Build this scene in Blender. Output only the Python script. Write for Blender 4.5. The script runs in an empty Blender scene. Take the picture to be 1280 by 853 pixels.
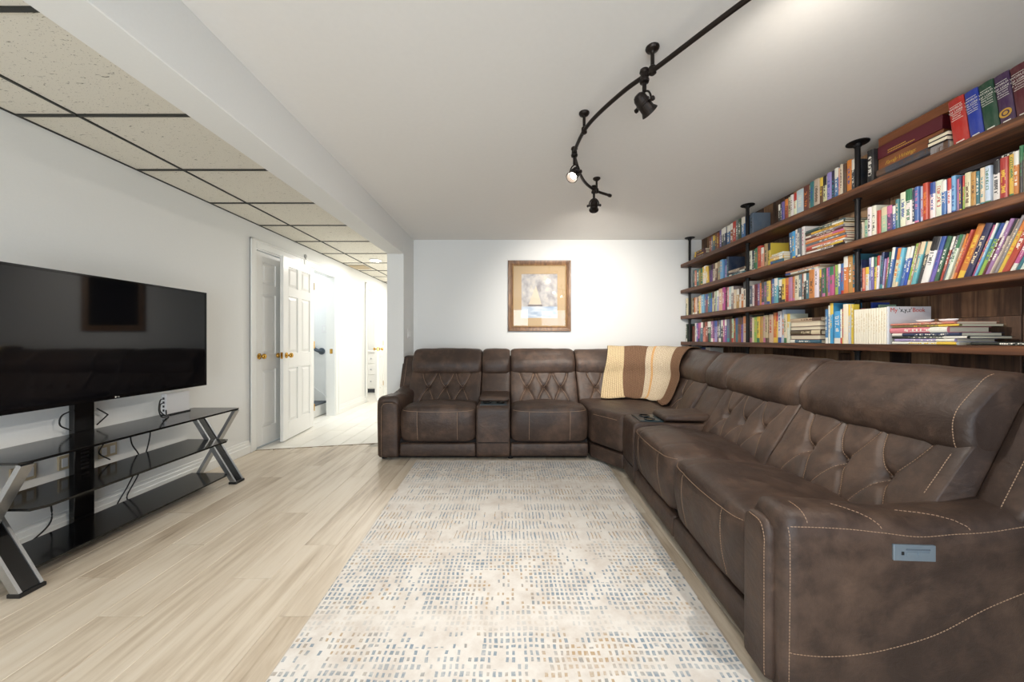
import bpy, bmesh, math, random
from mathutils import Vector, Matrix, noise
from mathutils.bvhtree import BVHTree
random.seed(7)
SC = bpy.context.scene
COL = SC.collection
F = 445.0                    # focal length in pixels of the 1280 px wide frame
PI = math.pi

# ------------------------------------------------------------------ camera
CAM_Z = 1.12
cd = bpy.data.cameras.new('camera')
cd.sensor_width = 36.0
cd.lens = F / 1280 * 36.0
cd.shift_x = 2.0 / 1280
cd.shift_y = -2.0 / 1280
cd.clip_start = 0.02
cam = bpy.data.objects.new('camera', cd)
COL.objects.link(cam)
cam.location = (0, 0, CAM_Z)
cam.rotation_euler = (PI / 2, 0, 0)
SC.camera = cam

# ------------------------------------------------------------------ colour management, world, lights
SC.view_settings.view_transform = 'Standard'
SC.view_settings.look = 'None'
SC.view_settings.gamma = 1.0
SC.view_settings.use_curve_mapping = False
SC.view_settings.exposure = 0.06
SC.cycles.max_bounces = 10
SC.cycles.diffuse_bounces = 6
SC.cycles.glossy_bounces = 4
SC.cycles.sample_clamp_indirect = 6.0

w = bpy.data.worlds.new('overcast_sky')
SC.world = w
w.use_nodes = True
bg = w.node_tree.nodes['Background']
bg.inputs[0].default_value = (0.62, 0.78, 1.0, 1)
bg.inputs[1].default_value = 1.6


def area(name, loc, size, power, rot, color=(1, 1, 1)):
    l = bpy.data.lights.new(name, 'AREA')
    l.shape = 'RECTANGLE'
    l.size, l.size_y = size
    l.energy = power
    l.color = color
    o = bpy.data.objects.new(name, l)
    COL.objects.link(o)
    o.location = loc
    o.rotation_euler = rot
    return o


def point(name, loc, power, color=(1, 1, 1), r=0.06):
    l = bpy.data.lights.new(name, 'POINT')
    l.energy = power
    l.color = color
    l.shadow_soft_size = r
    o = bpy.data.objects.new(name, l)
    COL.objects.link(o)
    o.location = loc
    return o


def spot(name, loc, target, power, angle, color, blend=0.6):
    l = bpy.data.lights.new(name, 'SPOT')
    l.energy = power
    l.color = color
    l.spot_size = math.radians(angle)
    l.spot_blend = blend
    l.shadow_soft_size = 0.025
    o = bpy.data.objects.new(name, l)
    COL.objects.link(o)
    o.location = loc
    d = Vector(target) - Vector(loc)
    o.rotation_euler = d.to_track_quat('-Z', 'Y').to_euler()
    return o


BACK_Y = -1.9
# daylight through the glazed patio door and the window behind the camera
area('patio_daylight', (-0.45, BACK_Y + 0.05, 1.08), (2.0, 2.0), 78, (PI / 2 + 0.30, 0, 0), (0.88, 0.95, 1.0))
area('window_daylight', (1.5, BACK_Y + 0.05, 1.45), (1.1, 1.1), 14, (PI / 2, 0, 0), (0.62, 0.79, 1.0))
# hall ceiling lamps, then unseen lights added to brighten stairwell and bathroom
HALL_LAMPS = [(-1.99, 5.25, 2.262), (-1.99, 6.9, 2.262)]
for k, p in enumerate(HALL_LAMPS):
    area('hall_lamp_light', (p[0], p[1], p[2] - 0.012), (0.13, 0.13), 18, (0, 0, 0), (1.0, 0.97, 0.93)).data.shape = 'DISK'
point('stair_fill_light', (-3.6, 4.9, 2.6), 36, (0.80, 0.90, 1.0), 0.1)
point('bath_fill_light', (-3.1, 6.7, 2.1), 26, (1.0, 0.98, 0.95), 0.1)


# ------------------------------------------------------------------ material helpers
def lin(c):
    return tuple(((x / 255) / 12.92 if x / 255 <= 0.04045 else ((x / 255 + 0.055) / 1.055) ** 2.4) for x in c)


def setin(n, key, val):
    n.inputs[key].default_value = val


class NT:
    def __init__(self, name):
        self.m = bpy.data.materials.new(name)
        self.m.use_nodes = True
        self.t = self.m.node_tree
        self.b = self.t.nodes['Principled BSDF']

    def n(self, kind, **kw):
        x = self.t.nodes.new(kind)
        for k, v in kw.items():
            setattr(x, k, v)
        return x

    def l(self, a, b):
        self.t.links.new(a, b)

    def coord(self, which='Object'):
        return self.n('ShaderNodeTexCoord').outputs[which]

    def mapping(self, vec, scale=(1, 1, 1), loc=(0, 0, 0), rot=(0, 0, 0)):
        m = self.n('ShaderNodeMapping')
        setin(m, 'Scale', scale)
        setin(m, 'Location', loc)
        setin(m, 'Rotation', rot)
        self.l(vec, m.inputs['Vector'])
        return m.outputs[0]

    def noise(self, vec, scale, detail=4, rough=0.55, dist=0.0):
        x = self.n('ShaderNodeTexNoise')
        setin(x, 'Scale', scale)
        setin(x, 'Detail', detail)
        setin(x, 'Roughness', rough)
        setin(x, 'Distortion', dist)
        if vec is not None:
            self.l(vec, x.inputs['Vector'])
        return x.outputs['Fac']

    def white(self, vec):
        x = self.n('ShaderNodeTexWhiteNoise')
        self.l(vec, x.inputs['Vector'])
        return x.outputs['Value']

    def math(self, op, a, b=None, clamp=False):
        x = self.n('ShaderNodeMath', operation=op, use_clamp=clamp)
        for i, v in enumerate((a, b)):
            if v is None:
                continue
            if isinstance(v, (int, float)):
                x.inputs[i].default_value = v
            else:
                self.l(v, x.inputs[i])
        return x.outputs[0]

    def rng(self, v, a, b, c=0.0, d=1.0):
        x = self.n('ShaderNodeMapRange')
        for i, q in enumerate((a, b, c, d)):
            x.inputs[1 + i].default_value = q
        self.l(v, x.inputs[0])
        return x.outputs[0]

    def ramp(self, v, stops):
        x = self.n('ShaderNodeValToRGB')
        e = x.color_ramp.elements
        while len(e) < len(stops):
            e.new(0.5)
        for k, (p, c) in enumerate(stops):
            e[k].position = p
            e[k].color = (*c, 1)
        self.l(v, x.inputs[0])
        return x.outputs[0]

    def mix(self, f, a, b):
        x = self.n('ShaderNodeMix', data_type='RGBA')
        for i, v in ((0, f), (6, a), (7, b)):
            if isinstance(v, (int, float)):
                x.inputs[i].default_value = v
            elif isinstance(v, tuple):
                x.inputs[i].default_value = (*v, 1)
            else:
                self.l(v, x.inputs[i])
        return x.outputs[2]

    def bump(self, h, strength=0.2, dist=0.01):
        x = self.n('ShaderNodeBump')
        setin(x, 'Strength', strength)
        setin(x, 'Distance', dist)
        self.l(h, x.inputs['Height'])
        self.l(x.outputs[0], self.b.inputs['Normal'])

    def base(self, c):
        if isinstance(c, tuple):
            self.b.inputs['Base Color'].default_value = (*c, 1)
        else:
            self.l(c, self.b.inputs['Base Color'])
        return self

    def sep(self, vec):
        x = self.n('ShaderNodeSeparateXYZ')
        self.l(vec, x.inputs[0])
        return x.outputs

    def comb(self, x, y, z=0.0):
        c = self.n('ShaderNodeCombineXYZ')
        for i, v in enumerate((x, y, z)):
            if isinstance(v, (int, float)):
                c.inputs[i].default_value = v
            else:
                self.l(v, c.inputs[i])
        return c.outputs[0]


def plain(name, rgb, rough=0.5, metal=0.0, spec=0.5, grain=0.0, gscale=60):
    """A simple material: colour (0-255 sRGB) with a faint procedural grain."""
    t = NT(name)
    c = lin(rgb)
    if grain:
        f = t.noise(t.coord(), gscale, 3)
        t.base(t.mix(f, tuple(x * (1 - grain) for x in c), tuple(min(1, x * (1 + grain)) for x in c)))
        t.bump(f, 0.08, 0.002)
    else:
        t.base(c)
    setin(t.b, 'Roughness', rough)
    setin(t.b, 'Metallic', metal)
    setin(t.b, 'Specular IOR Level', spec)
    return t.m


def emitter(name, rgb, strength):
    t = NT(name)
    t.base(lin(rgb))
    setin(t.b, 'Emission Color', (*lin(rgb), 1))
    setin(t.b, 'Emission Strength', strength)
    return t.m


M = {}
M['wall'] = plain('wall_paint', (233, 233, 230), 0.65, grain=0.02, gscale=90)
M['ceiling'] = plain('ceiling_paint', (236, 233, 228), 0.8, grain=0.02, gscale=40)
M['trim'] = plain('white_trim_paint', (238, 238, 234), 0.35, grain=0.01)
M['door'] = plain('white_door_paint', (240, 239, 235), 0.32, grain=0.01)
M['black_metal'] = plain('black_pipe_metal', (30, 28, 28), 0.45, 0.6, grain=0.2, gscale=40)
M['bronze'] = plain('dark_bronze', (44, 37, 33), 0.42, 0.7, grain=0.2, gscale=50)
M['tbar'] = plain('dark_grid_metal', (42, 42, 38), 0.5, grain=0.1)
M['brass'] = plain('polished_brass', (205, 160, 78), 0.2, 1.0, grain=0.05)
M['chrome'] = plain('brushed_steel', (176, 178, 180), 0.3, 0.9, grain=0.1, gscale=120)
M['gloss_black'] = plain('gloss_black', (8, 8, 9), 0.12, grain=0.1)
M['matt_black'] = plain('matt_black', (14, 14, 15), 0.5, grain=0.1)
M['cable'] = plain('cable_rubber', (12, 12, 12), 0.55, grain=0.1)
M['white_plastic'] = plain('white_plastic', (232, 230, 228), 0.4, grain=0.01)
M['beige_plastic'] = plain('beige_plastic', (196, 178, 146), 0.5, grain=0.05)
M['grey_paint'] = plain('grey_rail_paint', (88, 98, 108), 0.45, grain=0.05)
M['dark_carpet'] = plain('dark_step_carpet', (82, 86, 92), 0.9, grain=0.3, gscale=200)
M['thread'] = plain('tan_thread', (168, 138, 112), 0.7, grain=0.1)
M['paper'] = plain('book_paper', (226, 214, 188), 0.85, grain=0.06, gscale=220)
M['gold_print'] = plain('gold_print', (206, 164, 74), 0.4, 0.4, grain=0.1)
M['white_print'] = plain('white_print', (226, 222, 212), 0.6, grain=0.02)
M['red_print'] = plain('red_print', (196, 72, 54), 0.6, grain=0.02)
M['black_print'] = plain('black_print', (24, 24, 26), 0.6, grain=0.02)
M['lamp_glow'] = emitter('lamp_glow', (255, 244, 225), 30)
M['hall_glow'] = emitter('hall_lamp_glow', (255, 250, 240), 14)


def m_leather():
    t = NT('brown_leather')
    co = t.coord()
    a = t.noise(co, 3.2, 5, 0.6, 0.4)
    b = t.noise(co, 14, 5, 0.65, 0.2)
    f = t.math('ADD', t.math('MULTIPLY', a, 0.6), t.math('MULTIPLY', b, 0.4))
    t.base(t.ramp(f, [(0.25, lin((44, 33, 28))), (0.48, lin((64, 49, 41))), (0.74, lin((106, 83, 68)))]))
    setin(t.b, 'Specular IOR Level', 0.45)
    r = t.rng(b, 0.3, 0.7, 0.42, 0.58)
    t.l(r, t.b.inputs['Roughness'])
    h = t.math('ADD', t.math('MULTIPLY', t.noise(co, 320, 2), 0.25), t.math('MULTIPLY', t.noise(co, 22, 4), 0.8))
    cr = t.noise(t.mapping(co, (1, 1, 1.6)), 11, 5, 0.6, 1.6)
    h = t.math('ADD', h, t.math('MULTIPLY', cr, 1.6))
    t.bump(h, 0.26, 0.008)
    return t.m


M['leather'] = m_leather()
M['dark_base'] = plain('dark_base_cloth', (26, 21, 19), 0.9, grain=0.2)
M['cup_teal'] = plain('cup_holder_plastic', (28, 48, 54), 0.3, grain=0.1)


def m_plank():
    t = NT('pale_oak_plank')
    oi = t.n('ShaderNodeObjectInfo').outputs['Random']
    co = t.coord()
    off = t.n('ShaderNodeVectorMath', operation='ADD')
    t.l(co, off.inputs[0])
    t.l(t.comb(t.math('MULTIPLY', oi, 37.0), t.math('MULTIPLY', oi, 91.0), 0.0), off.inputs[1])
    v = off.outputs[0]
    g = t.noise(t.mapping(v, (26, 1.6, 1)), 1.0, 6, 0.62, 0.6)
    g2 = t.noise(t.mapping(v, (5, 0.9, 1)), 1.0, 4, 0.5, 1.2)
    f = t.math('ADD', t.math('MULTIPLY', g, 0.55), t.math('MULTIPLY', g2, 0.45))
    f = t.math('ADD', f, t.math('MULTIPLY', t.math('SUBTRACT', oi, 0.5), 0.12))
    t.base(t.ramp(f, [(0.28, lin((152, 136, 117))), (0.40, lin((190, 174, 153))), (0.54, lin((212, 199, 180))), (0.72, lin((222, 212, 196)))]))
    setin(t.b, 'Roughness', 0.36)
    t.bump(g, 0.08, 0.002)
    return t.m


M['plank'] = m_plank()


def m_shelfwood(name, stops, rough=0.5):
    t = NT(name)
    oi = t.n('ShaderNodeObjectInfo').outputs['Random']
    co = t.coord()
    off = t.n('ShaderNodeVectorMath', operation='ADD')
    t.l(co, off.inputs[0])
    t.l(t.comb(t.math('MULTIPLY', oi, 31.0), t.math('MULTIPLY', oi, 77.0), t.math('MULTIPLY', oi, 53.0)), off.inputs[1])
    return t, oi, off.outputs[0], stops, rough


def m_shelf():
    t, oi, v, _, _ = m_shelfwood('stained_pine_shelf', None)
    g = t.noise(t.mapping(v, (30, 1.5, 30)), 1.0, 5, 0.6, 1.0)
    t.base(t.ramp(g, [(0.3, lin((48, 29, 20))), (0.5, lin((88, 55, 36))), (0.7, lin((132, 84, 52)))]))
    setin(t.b, 'Roughness', 0.5)
    t.bump(g, 0.15, 0.003)
    return t.m


def m_board():
    t, oi, v, _, _ = m_shelfwood('reclaimed_barn_board', None)
    g = t.noise(t.mapping(v, (20, 26, 1.6)), 1.0, 6, 0.65, 1.0)
    k = t.noise(v, 5.0, 3)
    f = t.math('ADD', t.math('MULTIPLY', g, 0.6), t.math('MULTIPLY', k, 0.4))
    f = t.math('ADD', f, t.math('MULTIPLY', t.math('SUBTRACT', oi, 0.52), 0.5))
    t.base(t.ramp(f, [(0.22, lin((44, 32, 25))), (0.42, lin((92, 67, 50))), (0.60, lin((142, 108, 78))), (0.8, lin((176, 142, 108)))]))
    setin(t.b, 'Roughness', 0.75)
    t.bump(g, 0.3, 0.004)
    return t.m


M['shelf'] = m_shelf()
M['board'] = m_board()


def m_acoustic():
    t = NT('acoustic_tile')
    co = t.coord()
    sp = t.noise(t.mapping(co, (26, 80, 1)), 1.0, 3, 0.7, 0.5)
    fine = t.noise(co, 160, 2)
    m = t.rng(sp, 0.30, 0.36, 0, 1)
    m2 = t.rng(fine, 0.28, 0.34, 0, 1)
    k = t.math('MULTIPLY', m, m2)
    t.base(t.mix(k, lin((120, 112, 98)), lin((226, 221, 208))))
    setin(t.b, 'Roughness', 0.9)
    t.bump(k, 0.5, 0.004)
    return t.m


M['acoustic'] = m_acoustic()


def m_tile():
    t = NT('white_floor_tile')
    oi = t.n('ShaderNodeObjectInfo').outputs['Random']
    f = t.noise(t.coord(), 7, 4)
    t.base(t.mix(t.math('ADD', t.math('MULTIPLY', f, 0.5), t.math('MULTIPLY', oi, 0.5)), lin((222, 218, 208)), lin((240, 238, 230))))
    setin(t.b, 'Roughness', 0.3)
    return t.m


M['tile'] = m_tile()
M['grout'] = plain('tile_grout', (178, 172, 160), 0.9, grain=0.1)


def m_rug():
    t = NT('woven_rug')
    co = t.coord()
    x, y, _ = t.sep(co)
    wob = t.noise(co, 9, 2)
    wob2 = t.noise(t.mapping(co, loc=(5, 3, 0)), 9, 2)
    xx = t.math('ADD', x, t.math('MULTIPLY', t.math('SUBTRACT', wob, 0.5), 0.02))
    yy = t.math('ADD', y, t.math('MULTIPLY', t.math('SUBTRACT', wob2, 0.5), 0.02))
    # long dashes across one band of the rug, short ones elsewhere
    band = t.math('MULTIPLY', t.math('GREATER_THAN', y, 1.98), t.math('LESS_THAN', y, 2.75))
    cx = t.math('DIVIDE', xx, 0.0215)
    cy_s = t.math('DIVIDE', yy, 0.0265)
    cy_l = t.math('DIVIDE', yy, 0.115)

    def cells(cy, px, py):
        ix, iy = t.math('FLOOR', cx), t.math('FLOOR', cy)
        r = t.white(t.comb(ix, iy, 0.0))
        r2 = t.white(t.comb(ix, iy, 7.0))
        fx = t.math('ABSOLUTE', t.math('SUBTRACT', t.math('FRACT', cx), 0.5))
        fy = t.math('ABSOLUTE', t.math('SUBTRACT', t.math('FRACT', cy), 0.5))
        wx = t.math('ADD', px * 0.55, t.math('MULTIPLY', r2, px * 0.55))
        wy = t.math('ADD', py * 0.7, t.math('MULTIPLY', r, py * 0.4))
        inside = t.math('MULTIPLY', t.math('LESS_THAN', fx, wx), t.math('LESS_THAN', fy, wy))
        patch = t.noise(t.comb(t.math('MULTIPLY', ix, 0.0235), t.math('MULTIPLY', t.math('FLOOR', t.math('DIVIDE', yy, 0.0855)), 0.0855), 0.0), 3.6, 3, 0.6)
        dens = t.rng(patch, 0.34, 0.54, 0.14, 1.0)
        on = t.math('LESS_THAN', r2, dens)
        return t.math('MULTIPLY', inside, on), r

    s, rs = cells(cy_s, 0.33, 0.36)
    lo, rl = cells(cy_l, 0.20, 0.42)
    mask = t.math('ADD', t.math('MULTIPLY', s, t.math('SUBTRACT', 1.0, band)), t.math('MULTIPLY', lo, band))
    # faded rows between the printed blocks
    rows = t.noise(t.comb(0.0, y, 0.0), 6.0, 1)
    fade = t.rng(rows, 0.36, 0.50, 0.25, 1.0)
    wear = t.rng(t.noise(co, 38, 4, 0.7), 0.30, 0.55, 0.35, 1.0)
    mask = t.math('MULTIPLY', t.math('MULTIPLY', mask, wear), fade)
    hue = t.noise(t.mapping(co, loc=(2, 9, 0)), 2.6, 3)
    hue = t.math('ADD', hue, t.math('MULTIPLY', t.math('SUBTRACT', rs, 0.5), 0.25))
    dash = t.ramp(hue, [(0.38, lin((178, 150, 112))), (0.46, lin((150, 146, 140))), (0.52, lin((118, 138, 152))), (0.66, lin((112, 134, 152)))])
    ground = t.ramp(t.noise(co, 8, 5, 0.7), [(0.3, lin((206, 196, 186))), (0.6, lin((226, 221, 214)))])
    t.base(t.mix(t.math('MULTIPLY', mask, 0.84), ground, dash))
    setin(t.b, 'Roughness', 0.95)
    setin(t.b, 'Specular IOR Level', 0.1)
    h = t.math('ADD', t.noise(co, 500, 2), t.math('MULTIPLY', mask, -0.5))
    t.bump(h, 0.25, 0.003)
    return t.m


M['rug'] = m_rug()


def m_book(printed=True):
    """Cover cloth or paper in the object's own colour, with a printed title block on the spine."""
    t = NT('book_cover')
    oi = t.n('ShaderNodeObjectInfo')
    at = t.n('ShaderNodeAttribute', attribute_type='OBJECT', attribute_name='accent')
    sty = t.n('ShaderNodeAttribute', attribute_type='OBJECT', attribute_name='style')
    uv = t.coord('UV')
    u, v, _ = t.sep(uv)
    rnd = oi.outputs['Random']
    # little letter-like blocks running up the spine
    nl = t.math('ADD', 24.0, t.math('MULTIPLY', rnd, 18.0))
    cell = t.math('FLOOR', t.math('MULTIPLY', v, nl))
    cell2 = t.math('FLOOR', t.math('MULTIPLY', u, 3.0))
    w1 = t.white(t.comb(cell, cell2, t.math('MULTIPLY', rnd, 99.0)))
    ink = t.math('GREATER_THAN', w1, 0.42)
    fr = t.math('FRACT', t.math('MULTIPLY', v, nl))
    ink = t.math('MULTIPLY', ink, t.math('GREATER_THAN', fr, 0.22))
    lo = t.math('ADD', 0.22, t.math('MULTIPLY', rnd, 0.22))
    inside = t.math('MULTIPLY', t.math('GREATER_THAN', v, lo), t.math('LESS_THAN', v, t.math('ADD', lo, 0.5)))
    inside = t.math('MULTIPLY', inside, t.math('LESS_THAN', t.math('ABSOLUTE', t.math('SUBTRACT', u, 0.5)), 0.25))
    title = t.math('MULTIPLY', ink, inside)
    # a colour block at the head or foot of the spine on some styles
    s = sty.outputs['Fac']
    foot = t.math('MULTIPLY', t.math('LESS_THAN', v, 0.17), t.math('MULTIPLY', t.math('GREATER_THAN', s, 0.33), t.math('LESS_THAN', s, 0.66)))
    head = t.math('MULTIPLY', t.math('GREATER_THAN', v, 0.72), t.math('GREATER_THAN', s, 0.66))
    onspine = t.math('GREATER_THAN', u, -0.5)
    m = t.math('MULTIPLY', t.math('MAXIMUM', title, t.math('MAXIMUM', foot, head)), onspine)
    c = t.mix(m, oi.outputs['Color'], at.outputs['Color'])
    f = t.noise(t.coord(), 3.0, 4)
    d = t.mix(t.rng(f, 0.35, 0.65, 0.0, 0.09), c, (0.5, 0.45, 0.4))
    t.base(d)
    setin(t.b, 'Roughness', 0.42)
    return t.m


M['book'] = m_book()


# ------------------------------------------------------------------ mesh helpers
def link(name, bm, mat, parent=None, smooth=False, recalc=True, mats=None):
    if recalc:
        bmesh.ops.recalc_face_normals(bm, faces=bm.faces)
    me = bpy.data.meshes.new(name)
    bm.to_mesh(me)
    bm.free()
    for m in (mats or [mat]):
        me.materials.append(m)
    if smooth:
        for p in me.polygons:
            p.use_smooth = True
    return place(name, me, parent)


def place(name, me, parent=None):
    o = bpy.data.objects.new(name, me)
    COL.objects.link(o)
    if parent is not None:
        o.parent = parent
        if parent.get('_world') is not None:
            o.matrix_parent_inverse = Matrix.Translation(-parent.location)
    return o


def tag(o, label=None, cat=None, group=None, kind=None):
    if label:
        o['label'] = label
    if cat:
        o['category'] = cat
    if group:
        o['group'] = group
    if kind:
        o['kind'] = kind
    return o


def root(name, loc, label, cat, group=None, rot=0.0, world=False):
    """An Empty at the thing's base; with world=True its parts are modelled in room coordinates."""
    o = bpy.data.objects.new(name, None)
    o.empty_display_size = 0.05
    COL.objects.link(o)
    o.location = loc
    o.rotation_euler = (0, 0, rot)
    if world:
        o['_world'] = 1
    return tag(o, label, cat, group)


def box(bm, x0, x1, y0, y1, z0, z1, bevel=0.0, seg=2, mi=0):
    r = bmesh.ops.create_cube(bm, size=1.0)
    vs = r['verts']
    for v in vs:
        v.co = Vector((x0 + (v.co.x + .5) * (x1 - x0), y0 + (v.co.y + .5) * (y1 - y0), z0 + (v.co.z + .5) * (z1 - z0)))
    fs = {f for v in vs for f in v.link_faces}
    for f in fs:
        f.material_index = mi
    if bevel:
        es = list({e for v in vs for e in v.link_edges})
        g = bmesh.ops.bevel(bm, geom=es, offset=bevel, segments=seg, affect='EDGES', profile=0.5)
        for f in g['faces']:
            f.material_index = mi
    return bm


def boxo(name, dims, mat, parent=None, bevel=0.0, seg=2, smooth=False):
    return link(name, box(bmesh.new(), *dims, bevel=bevel, seg=seg), mat, parent, smooth)


def struct(name, dims_list, mat):
    bm = bmesh.new()
    for d in dims_list:
        box(bm, *d)
    return tag(link(name, bm, mat), kind='structure')


def cyl(bm, p0, p1, r0, r1=None, seg=16, caps=True):
    """A cylinder or cone frustum between two points."""
    r1 = r0 if r1 is None else r1
    p0, p1 = Vector(p0), Vector(p1)
    d = (p1 - p0)
    q = d.normalized().to_track_quat('Z', 'Y').to_matrix()
    ra, rb = [], []
    for k in range(seg):
        a = 2 * PI * k / seg
        e = q @ Vector((math.cos(a), math.sin(a), 0))
        ra.append(bm.verts.new(p0 + e * r0))
        rb.append(bm.verts.new(p1 + e * r1))
    for k in range(seg):
        bm.faces.new((ra[k], ra[(k + 1) % seg], rb[(k + 1) % seg], rb[k]))
    if caps:
        bm.faces.new(ra[::-1])
        bm.faces.new(rb)
    return bm


def lathe(bm, base, axis, prof, seg=24):
    """Revolve (radius, height) pairs about an axis through base."""
    base = Vector(base)
    q = Vector(axis).normalized().to_track_quat('Z', 'Y').to_matrix()
    rings = []
    for r, h in prof:
        rings.append([bm.verts.new(base + q @ Vector((math.cos(2 * PI * k / seg) * r, math.sin(2 * PI * k / seg) * r, h))) for k in range(seg)])
    for a, b in zip(rings, rings[1:]):
        for k in range(seg):
            bm.faces.new((a[k], a[(k + 1) % seg], b[(k + 1) % seg], b[k]))
    bm.faces.new(rings[0][::-1])
    bm.faces.new(rings[-1])
    return bm


def catmull(pts, n=8):
    pts = [Vector(p) for p in pts]
    P = [pts[0] * 2 - pts[1]] + pts + [pts[-1] * 2 - pts[-2]]
    out = []
    for i in range(1, len(P) - 2):
        for k in range(n):
            t = k / n
            a, b, c, d = P[i - 1], P[i], P[i + 1], P[i + 2]
            out.append(0.5 * ((2 * b) + (c - a) * t + (2 * a - 5 * b + 4 * c - d) * t * t + (3 * b - a - 3 * c + d) * t ** 3))
    out.append(pts[-1])
    return out


def tube(bm, pts, r, seg=8):
    pts = [Vector(p) for p in pts]
    rings = []
    ref = Vector((0, 0, 1))
    for i, p in enumerate(pts):
        d = (pts[min(i + 1, len(pts) - 1)] - pts[max(i - 1, 0)]).normalized()
        s = d.cross(ref)
        if s.length < 0.05:
            s = d.cross(Vector((1, 0, 0)))
        s.normalize()
        u = s.cross(d).normalized()
        rings.append([bm.verts.new(p + (s * math.cos(2 * PI * k / seg) + u * math.sin(2 * PI * k / seg)) * r) for k in range(seg)])
    for a, b in zip(rings, rings[1:]):
        for k in range(seg):
            bm.faces.new((a[k], a[(k + 1) % seg], b[(k + 1) % seg], b[k]))
    bm.faces.new(rings[0][::-1])
    bm.faces.new(rings[-1])
    return bm


def lettering(name, text, size, origin, xdir, ydir, mat, parent, depth=0.0006, align='LEFT', shear=0.0, space=1.0):
    """Raised flat lettering: text runs along xdir, its up is ydir (room coordinates or parent coordinates)."""
    cu = bpy.data.curves.new(name, 'FONT')
    cu.body = text
    cu.size = size
    cu.align_x = align
    cu.extrude = depth
    cu.shear = shear
    cu.resolution_u = 3
    cu.space_character = space
    tmp = bpy.data.objects.new(name + '_source', cu)
    me = bpy.data.meshes.new_from_object(tmp)
    bpy.data.objects.remove(tmp)
    x, y = Vector(xdir).normalized(), Vector(ydir).normalized()
    z = x.cross(y).normalized()
    mt = Matrix((x, y, z)).transposed().to_4x4()
    mt.translation = Vector(origin)
    me.transform(mt)
    me.materials.clear()
    me.materials.append(mat)
    me.name = name
    return place(name, me, parent)

# ------------------------------------------------------------------ room shell
XL, XR, YB = -2.58, 2.42, 4.50          # left wall, right wall (face of its boards), back wall
ZC, ZT, ZB = 2.38, 2.29, 2.10           # plaster ceiling, dropped tile ceiling, underside of the beam
BX0, BX1 = -1.413, -1.224               # beam and the wall stub under its far end
HALL_END = 8.2
DOORS = [(3.60, 4.36), (4.53, 5.24), (6.40, 7.12)]
DH = 2.05

fl = struct('floor', [(XL - 2.2, XR + 0.15, BACK_Y - 0.1, HALL_END + 0.1, -0.08, -0.006)], M['grout'])
bm = bmesh.new()
box(bm, XL, XR, BACK_Y, 0.72, -0.006, 0.0)
box(bm, BX1, XR, 3.72, YB, -0.006, 0.0)
box(bm, XL + 0.002 + 20 * 0.182, XR, 0.72, 3.72, -0.006, 0.0)
tag(link('floor_board_field', bm, M['plank'], fl), kind='stuff')

ds = [(XL - 0.12, XL, BACK_Y - 0.1, DOORS[0][0], 0, 2.42)]
for (a, b), nxt in zip(DOORS, [DOORS[1][0], DOORS[2][0], HALL_END + 0.1]):
    ds.append((XL - 0.12, XL, a, b, DH, 2.42))
    ds.append((XL - 0.12, XL, b, nxt, 0, 2.42))
wl = struct('wall_left', ds, M['wall'])
wb = struct('wall_back', [(BX1, XR + 0.12, YB, YB + 0.12, 0, 2.5)], M['wall'])
ws = struct('wall_stub', [(BX0, BX1, 4.08, HALL_END, 0, 2.42)], M['wall'])
wr = struct('wall_right', [(XR + 0.02, XR + 0.14, BACK_Y - 0.1, YB, 0, 2.5)], M['dark_base'])
struct('wall_hall', [(-4.4, BX1, HALL_END, HALL_END + 0.12, 0, 2.42)], M['wall'])
struct('wall_stair_far', [(-5.2, XL - 0.12, 5.42, 5.52, 0, 3.6)], M['wall'])
struct('wall_stair_near', [(-5.2, XL - 0.12, 4.36, 4.46, 0, 3.6)], M['wall'])
struct('wall_stair_end', [(-5.3, -5.2, 4.36, 5.52, 0, 3.6)], M['wall'])
struct('wall_stair_front', [(XL - 0.12, XL - 0.02, 4.36, 5.52, 2.42, 3.6)], M['wall'])
struct('ceiling_stairwell', [(-5.3, XL, 4.36, 5.52, 3.6, 3.7)], M['ceiling'])
struct('wall_bathroom', [(-4.3, -4.2, 6.1, HALL_END, 0, 2.42), (-4.3, XL - 0.12, 6.0, 6.1, 0, 2.42), (-4.3, XL, 6.0, HALL_END, 2.42, 2.5)], M['wall'])
# wall behind the camera: openings for a patio door and a window
P0, P1, W0, W1 = -1.5, 0.6, 0.95, 2.05
struct('wall_front', [(XL - 0.1, P0, BACK_Y - 0.12, BACK_Y, 0, 2.5), (P0, P1, BACK_Y - 0.12, BACK_Y, 2.12, 2.5), (P1, W0, BACK_Y - 0.12, BACK_Y, 0, 2.5),
                      (W0, W1, BACK_Y - 0.12, BACK_Y, 0, 0.88), (W0, W1, BACK_Y - 0.12, BACK_Y, 2.02, 2.5), (W1, XR + 0.14, BACK_Y - 0.12, BACK_Y, 0, 2.5)], M['wall'])
tg = NT('window_glass')
fr_ = tg.n('ShaderNodeFresnel')
setin(fr_, 'IOR', 1.5)
mx_ = tg.n('ShaderNodeMixShader')
tr_ = tg.n('ShaderNodeBsdfTransparent')
gl_ = tg.n('ShaderNodeBsdfGlossy')
setin(gl_, 'Roughness', 0.02)
tg.l(fr_.outputs[0], mx_.inputs[0])
tg.l(tr_.outputs[0], mx_.inputs[1])
tg.l(gl_.outputs[0], mx_.inputs[2])
tg.l(mx_.outputs[0], tg.t.nodes['Material Output'].inputs['Surface'])
M['glass'] = tg.m
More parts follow.
